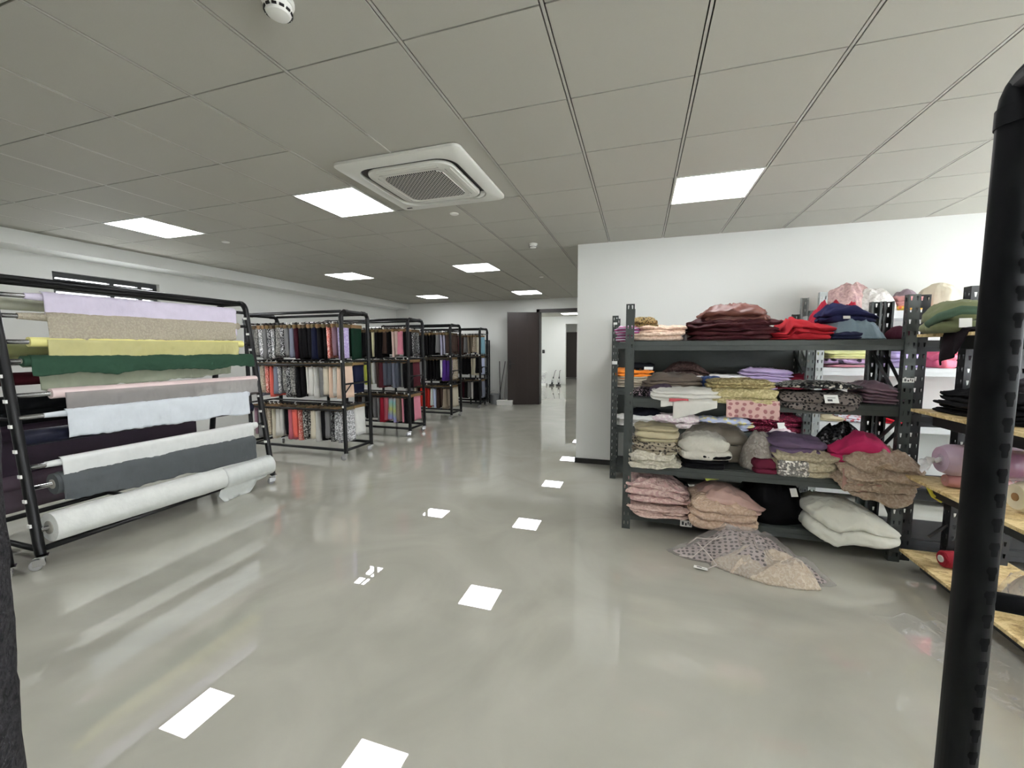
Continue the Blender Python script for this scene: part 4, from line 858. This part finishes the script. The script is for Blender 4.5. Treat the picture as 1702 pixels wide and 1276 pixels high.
o=on('black and silver sequin garment with a white tag on the leopard print'); papertag(o,1.251-o.location.x,3.262-o.location.y,1.111-o.location.z,.085,.058,-25,8)
o=on('black folded garment with a white tag, over the orange one'); papertag(o,0.098-o.location.x,4.645-o.location.y,1.241-o.location.z,.09,.03,0,0,False)
o=on('black garment heap in the middle of the lowest shelf'); papertag(o,1.093-o.location.x,3.35-o.location.y,0.411-o.location.z,.05,.06,-25,20,False)
o=on('burgundy sequin garment with a tag on the middle rear shelf'); papertag(o,1.362-o.location.x,4.60-o.location.y,0.687-o.location.z,.08,.06,-20,25,False)
o=on('navy garment lying over the denim jacket'); papertag(o,1.356-o.location.x,3.385-o.location.y,1.666-o.location.z,.045,.02,-10,10,False)
o=on('white shirt with hanging tails at the front of the second shelf'); s=sheet((0.253-o.location.x,0.555-o.location.x),(0.152,0.049),3,skewL=-.0,skewR=0).build('shirt_tail',F((224,222,216)),o,smooth=True,solid=.003); s.location=(0,3.290-o.location.y,1.069-o.location.z)
o=on('white shirt with hanging tails at the front of the second shelf'); s=sheet((0.163-o.location.x,0.249-o.location.x),(0.056,0.041),5).build('shirt_tail',F((224,222,216)),o,smooth=True,solid=.003); s.location=(0,3.290-o.location.y,1.066-o.location.z)
o=on('white shirt with hanging tails at the front of the second shelf'); s=sheet((0.222-o.location.x,0.356-o.location.x),(0.023,0.009),6).build('red_label',F((186,84,90)),o,smooth=True,solid=.003); s.location=(0,3.272-o.location.y,1.079-o.location.z)
o=on('gold lace garment, lower fold above the dotted pink cloth'); s=sheet((0.614-o.location.x,0.955-o.location.x),(0.125,0.133),7).build('dotted_pink_end',F((206,172,166),'dots',(160,110,112),22),o,smooth=True,solid=.003); s.location=(0,3.290-o.location.y,1.081-o.location.z)
o=on('taupe lace bundle bulging off the third shelf at the right'); s=sheet((1.339-o.location.x,1.572-o.location.x),(0.147,0.147),9).build('sheer_pink_end',F((178,140,128),alpha=.85),o,smooth=True,solid=.003); s.location=(0,3.260-o.location.y,0.639-o.location.z)
o=on('taupe lace bundle bulging off the third shelf at the right'); s=sheet((1.554-o.location.x,1.763-o.location.x),(0.163,0.099),10).build('fringed_end',F((166,150,130),'lace',(184,166,148),70),o,smooth=True,solid=.003); s.location=(0,3.250-o.location.y,0.660-o.location.z)
s=sheet((0.664,0.991),(0.075,0.005),4,skewL=.03).build('cloth_scrap',F((196,206,96)),None,smooth=True,solid=.002); s.location=(0,4.575,.150); tag(s,'yellow green cloth corner hanging from the lowest rear shelf','cloth scrap')

# ------------------------------------------------------------ goods on the strand-board unit
GB='goods on the strand-board unit'
SB=(1.540,1.068,.635,.135)
o=garment('stuffed_bundle','olive green stuffed bundle bag on the top strand board','bundle',F((112,118,86)),1.755,3.02,SB[0],.28,.34,.175,'pile',GB,0,layers=1,seed=80,dome=.6,sq=2.4,crush=.5)
m=MB(); m.tube([(-.15,-.02,.05),(-.145,-.10,.09),(-.09,-.16,.12),(0,-.175,.11),(.09,-.17,.15),(.15,-.10,.19)],.024,12); m.build('green_tie',F((72,94,78)),o,smooth=True)
papertag(o,-.08,-.178,.05,.05,.05,-8,-10,False)
for k in (-.02,.02): 
    m=MB(); m.tube([(k,-.168,.03),(k,-.165,.12),(k,-.10,.168),(k,.05,.172)],.005,6); m.build('cord',F((176,172,140)),o,smooth=True)
o=garment('folded_garment','black cloth draped over the edge of the top strand board','garment',F((22,16,20)),1.80,2.90,SB[0],.28,.24,.03,'pile',GB,0,layers=1,seed=81)
s=sheet((-.09,.10),(.20,.13),5,.02,skewL=-.02,skewR=-.05).build('hanging_end',F((22,16,20)),o,smooth=True,solid=.004); s.location=(-.125,0,.014); s.rotation_euler=(0,0,R(-90))
garment('folded_garment','white bag beside the olive bundle on the top board','bag',F((216,214,206),'satin'),2.05,2.92,SB[0],.20,.28,.13,'heap',GB,0,seed=82)
garment('folded_garment','black garments piled on the second strand board','garment',F((18,18,20)),1.95,2.86,SB[1],.46,.60,.13,'pile',GB,0,layers=3,seed=83,crush=.9)
garment('folded_garment','dark grey garment on the black pile of the second strand board','garment',F((58,56,62)),2.02,2.9,SB[1]+.12,.30,.40,.09,'heap',GB,0,seed=84)
garment('folded_garment','plum patterned garment behind the mauve bag','garment',F((82,44,66),'lace',(110,66,88),40),1.99,3.16,SB[2],.22,.06,.27,'heap',GB,0,seed=85,crush=.5)
def xroll(name,label,mt,x0,x1,y,z,r,seed,ends=True,group=GB):
    root=empty(name,((x0+x1)/2,y,z),0,label,'fabric roll',group); h=(x1-x0)/2; m=MB(); P=[]; n=32; ny=22
    for i in range(n):
        a=2*PI*i/n; row=[]
        for j in range(ny):
            t=j/(ny-1); e=min(t,1-t)*ny; q=r*(min(1,.80+.1*e))*(1+.05*noise.noise((math.cos(a)*2+seed,math.sin(a)*2,t*3)))
            row.append((-h+2*h*t,q*math.cos(a),q*math.sin(a)))
        P.append(row)
    m.grid(P,close=True); m.f.append(tuple(i*ny for i in range(n))); m.m.append(0); m.f.append(tuple(i*ny+ny-1 for i in range(n))[::-1]); m.m.append(0)
    m.build('wound_cloth',mt,root,smooth=True,edge=True); return root,h
FILM=plastic_film(); FILM2=plastic_film('milky_plastic_film',(226,224,228),.24)
def bagged(label,mt,x0,x1,y,z,r,seed,knot=True):
    root,h=xroll('fabric_roll',label,mt,x0,x1,y,z,r,seed)
    m=MB(); P=[]; n=36
    prof=[(-h-.012,r*.14),(-h+.01,r*.55),(-h+.05,r*.95),(-h+.12,r*1.06),(0,r*1.07),(h-.05,r*1.06),(h+.02,r*.6)]
    for i in range(n):
        a=2*PI*i/n; P.append([(x,q*(1+.07*noise.noise((a*3+seed,x*14,1)))*math.cos(a),q*(1+.07*noise.noise((a*3,x*14,seed)))*math.sin(a)) for x,q in prof])
    m.grid(P,close=True); b=m.build('plastic_wrap',FILM2,root,smooth=True,sub=1)
    if knot:
        m=MB(); m.tube([(-h-.0,0,0),(-h-.03,-.01,-.01)],.014,10); P=[]
        for i in range(20):
            a=2*PI*i/20; P.append([(-h-.03-.055*v,(.010+.032*v*(1+.5*math.sin(a*5)))*math.cos(a)-.02*v,(.010+.032*v*(1+.5*math.sin(a*4)))*math.sin(a)-.035*v) for v in (0,.3,.6,1)])
        m.grid(P,close=True); m.build('knot',F((214,212,212),'satin',alpha=.8),root,smooth=True)
bagged('mauve pink cloth roll in a knotted clear bag on the third strand board','x' and F((166,146,162),'satin'),1.71,2.17,3.0,SB[2]+.165,.092,3)
bagged('rose cloth roll under the mauve bagged one','x' and F((160,110,108),'satin'),1.74,2.18,3.0,SB[2]+.042,.042,5,False)
bagged('plum cloth roll in clear film on the third strand board, near the pipe rack','x' and F((120,86,112),'satin'),1.72,2.12,2.66,SB[2]+.235,.07,6,False)
r_,h_=xroll('fabric_roll','cream cloth roll showing its round end on the third strand board',F((214,206,180)),1.80,2.17,2.62,SB[2]+.082,.077,7)
m=MB(); m.tube([(-h_-.004,0,0),(-h_+.02,0,0)],.02,16); m.build('cardboard_core',KRAFT,r_)
m=MB(); m.tube([(-.03,0,0),(-.02,-.01,-.05),(.02,-.012,-.085),(.045,0,-.03),(.05,.0,0)],.007,8); m.tube([(-.04,.015,0),(-.01,.0,-.07),(.03,.0,-.10),(.06,.01,-.02),(.065,.01,0)],.007,8)
o=m.build('strap',F((206,196,70)),None,smooth=True); o.location=(1.745,3.08,SB[2]-.018); tag(o,'yellow strap hanging under the third strand board','strap')
# red thread cone
t=empty('thread_cone',(1.885,3.02,SB[3]+.0545),R(3),'red thread cone lying on the lowest strand board','thread cone')
m=MB(); My=Matrix.Rotation(R(90),4,'Y')@Matrix.Rotation(0,4,'Z'); m.lathe([(.018,-.12),(.040,-.12),(.048,-.112),(.055,0),(.058,.10),(.052,.112),(.02,.113)],n=28,M=My); m.build('thread',F((130,22,36),'knit',None,60),t,smooth=True,edge=True)
m=MB(); m.lathe([(.017,-.126),(.0205,-.126),(.0205,-.10),(.017,-.10),(.017,-.126)],n=22,M=My); m.lathe([(.0165,-.114),(.001,-.1135)],n=18,mi=1,M=My); m.build('cone_tube',[PAPER,BLACKP],t,smooth=True,edge=True)
garment('cloth_scrap','tiny white scrap next to the red thread cone','cloth scrap',PAPER,1.825,2.95,SB[3],.05,.02,.012,'heap',None,15,seed=88)
o=garment('plastic_bag','crumpled clear bag holding cream cloth on the lowest strand board','bag',F((196,188,172),'satin'),2.0,2.62,SB[3],.34,.40,.20,'heap',None,0,seed=89,crush=.9)
heap_mesh(.36,.42,.225,seed=90,crush=1.0).build('plastic_wrap',FILM2,o,smooth=True)
garment('folded_garment','pale green satin cloth on the lowest strand board, below the pipe rack brace','garment',F((168,196,190),'satin'),1.88,2.36,SB[3],.24,.20,.03,'pile',GB,0,layers=1,seed=91)
# ------------------------------------------------------------ on the floor
OUTL=[(0,.72),(22,.8),(50,.78),(75,.95),(110,1.05),(140,.95),(165,.86),(185,1.16),(205,1.02),(225,.80),(250,.92),(285,1.12),(310,1.22),(325,1.34),(340,.96)]
o=garment('garment_heap','grey white sheer dotted lace heap lying on the floor before the shelves','garment',F((182,168,164),'dots',(52,44,48),30),.72,3.06,0,.80,.46,.14,'heap',None,0,seed=92,crush=1.1,out=OUTL,top=[(-1.2,.35),(-.6,.6),(-.2,1.15),(.3,1.0),(1.2,.45)])
h=heap_mesh(.62,.32,.11,seed=93,crush=1.3,out=[(0,.8),(40,.8),(90,.9),(140,1),(190,1.05),(230,.9),(270,1.1),(310,1.25),(330,1.0)]).build('lace_ruffle',F((194,178,158),'lace',(210,198,182),70),o,smooth=True); h.location=(.10,-.13,.0)
heap_mesh(.88,.52,.16,seed=92,crush=1.2,out=OUTL,top=[(-1.2,.4),(-.6,.7),(-.2,1.15),(.3,1.0),(1.2,.5)]).build('sheer_overlay',F((206,200,198),'satin',alpha=.25),o,smooth=True)
def cord(pts): 
    m=MB(); m.tube(pts,.0035,6); m.build('cord',F((206,196,190)),o,smooth=True)
cord([(-.30,-.06,.10),(-.24,-.16,.07),(-.20,-.20,.03),(-.26,-.24,.015)]); cord([(-.36,-.02,.06),(-.30,.0,.11),(-.20,-.06,.14),(-.08,-.03,.17),(.05,-.10,.13),(.02,-.18,.10)]); cord([(-.42,-.10,.01),(-.34,-.14,.03),(-.22,-.06,.12),(-.12,.02,.17)])
papertag(o,-.30,-.235,.012,.085,.05,80,-12)
m=MB(); P=[[( (i/30-.5)*.5, (j/20-.5)*.9*(1-.3*(i/30)), .006+.05*max(0,noise.noise((i*.16,j*.16,3))+.2)) for j in range(21)] for i in range(31)]
m.grid(P); s=m.build('plastic_sheet',FILM,None,smooth=True); s.location=(1.62,2.25,0); s.rotation_euler=(0,0,R(20)); tag(s,'crumpled clear plastic film lying on the floor under the strand-board unit','plastic film')
m=MB(); P=[[( (i/10-.5)*.07, (j/10-.5)*.08, .004+.012*max(0,noise.noise((i*.4,j*.4,7))+.3)) for j in range(11)] for i in range(11)]
m.grid(P); s=m.build('plastic_scrap',FILM2,None,smooth=True); s.location=(1.58,2.68,0); tag(s,'small clear plastic scrap on the floor below the lowest strand board','plastic scrap')
# ------------------------------------------------------------ by the far door
t=empty('metal_shelf',(-4.02,10.02,0),0,'open black metal shelf frame against the far wall, beyond the last sample rack','shelf unit')
for x in (-.2,.2):
    for y in (-.17,.17):
        m=MB(); m.box(x-.015,x+.015,y-.015,y+.015,0,1.68); m.build('leg',BLK,t)
for z in (.12,.45,.78,1.22,1.665):
    m=MB(); m.box(-.2,.2,-.17,.17,z-.012,z+.012); m.build('shelf_board',BLK,t)
for z,h,c,l in ((.462,.2,(70,70,86),'dark blue bundle on the second shelf of the black frame'),(.792,.2,(44,46,48),'dark bundle on the third shelf of the black frame'),(.132,.22,(40,38,40),'black bundle on the lowest shelf of the black frame'),(1.232,.05,(90,88,84),'low grey bundle on the upper shelf of the black frame')):
    garment('cloth_bundle',l,'bundle',F(c),-4.02,10.0,z,.34,.28,h,'pile','bundles on the black shelf frame',0,layers=2,seed=int(z*100))
t=empty('bucket',(-3.62,10.05,0),0,'grey plastic bucket by the brooms at the far wall','bucket')
m=MB(); m.lathe([(.10,0),(.13,.25),(.138,.25),(.138,.262),(.126,.262),(.10,.02)],n=24); m.build('body',mat('grey_bucket',(128,130,132),.5),t,smooth=True,edge=True)
m=MB(); m.tube(arc((0,0,.25),.135,0,180,12,(1,0,0),(0,-.5,.86)),.004,6); m.build('handle',CHROME,t)
t=empty('storage_box',(-3.30,9.95,0),R(5),'low white box on the floor beside the open door','box')
m=MB(); m.box(-.2,.2,-.12,.12,0,.11); m.build('body',PAPER,t,bevel=.006); m=MB(); m.box(-.205,.205,-.125,.125,.095,.125); m.build('lid',PAPER,t,bevel=.004)
def broom(label,x,y,tx,col,head):
    t=empty('broom',(x,y,0),0,label,'broom','brooms leaning on the far wall')
    m=MB(); m.tube([(0,0,.12),(tx,YF-.03-y,1.12)],.012,8); m.build('broomstick',mat('stick_%d'%col[0],col,.5),t,smooth=True)
    m=MB()
    if head: m.box(-.15,.15,-.03,.03,.06,.13); m.box(-.16,.16,-.04,.04,.0,.07,0)
    else: m.lathe([(.07,0),(.075,.05),(.03,.14),(.012,.18)],n=16)
    m.build('broom_head',mat('head_%d'%col[0],(70,72,74) if head else (170,168,160),.8),t)
broom('dark broom leaning left against the far wall, beside the bucket',-3.46,10.02,-.10,(60,58,56),True)
broom('pale mop leaning on the far wall, nearest the open door',-3.38,10.06,.05,(176,174,168),False)
broom('grey broom leaning between the dark broom and the mop',-3.52,10.10,.12,(110,108,106),True)
# ------------------------------------------------------------ in the next room
t=empty('wall_switch',(-3.72,16.198,1.33),0,'small black box on the white wall of the next room','switch')
m=MB(); m.box(-.05,.05,-.03,.0,-.07,.07); m.build('body',BLACKP,t,bevel=.006); m=MB(); m.box(-.02,.02,-.036,-.03,-.03,.03); m.build('button',INK,t)
def cleaner(x,y,label,lean):
    t=empty('floor_cleaner',(x,y,0),0,label,'floor cleaner','floor cleaners in the next room')
    m=MB(); m.box(-.13,.13,-.16,.10,.01,.09); m.build('base',BLACKP,t,bevel=.02)
    m=MB(); m.tube([(0,0,.08),(lean*.25,0,.28),(lean*.5,.02,.52)],[.05,.055,.03],12); m.build('body',BLACKP,t,smooth=True)
    m=MB(); m.tube([(lean*.5,.02,.5),(lean,.03,.86),(lean+.06*(1 if lean>0 else -1),.03,.90)],.014,8); m.build('handle',BLACKP,t,smooth=True)
    m=MB(); m.tube([(lean*.3+.0,-.055,.2),(lean*.42,-.05,.42)],.03,10); m.build('tank',PAPER,t,smooth=True); t.scale=(.68,.68,.68)
cleaner(-3.25,15.6,'upright floor cleaner with a slanted handle, left of two in the next room',.2)
cleaner(-2.98,15.6,'upright floor cleaner standing straighter, right of two in the next room',.06)
t=empty('clear_bin',(-3.62,15.6,0),0,'clear plastic bin with white base in the next room','bin')
m=MB(); m.box(-.17,.17,-.12,.12,0,.10); m.build('base',PAPER,t,bevel=.01); m=MB(); m.box(-.16,.16,-.11,.11,.10,.52); m.build('clear_body',FILM2,t,bevel=.02); m=MB(); m.box(-.165,.165,-.115,.115,.52,.545); m.build('lid',PAPER,t,bevel=.005)
t=empty('charger_stand',(-3.95,15.7,0),0,'small dark stand next to the clear bin in the next room','stand')
m=MB(); m.box(-.09,.09,-.08,.08,0,.05); m.build('base',BLACKP,t); m=MB(); m.tube([(0,0,.05),(0,0,.42)],.015,8); m.build('post',PAPER,t); m=MB(); m.box(-.05,.05,-.04,.04,.42,.56); m.build('head',BLACKP,t,bevel=.01)
bpy.context.view_layer.update()
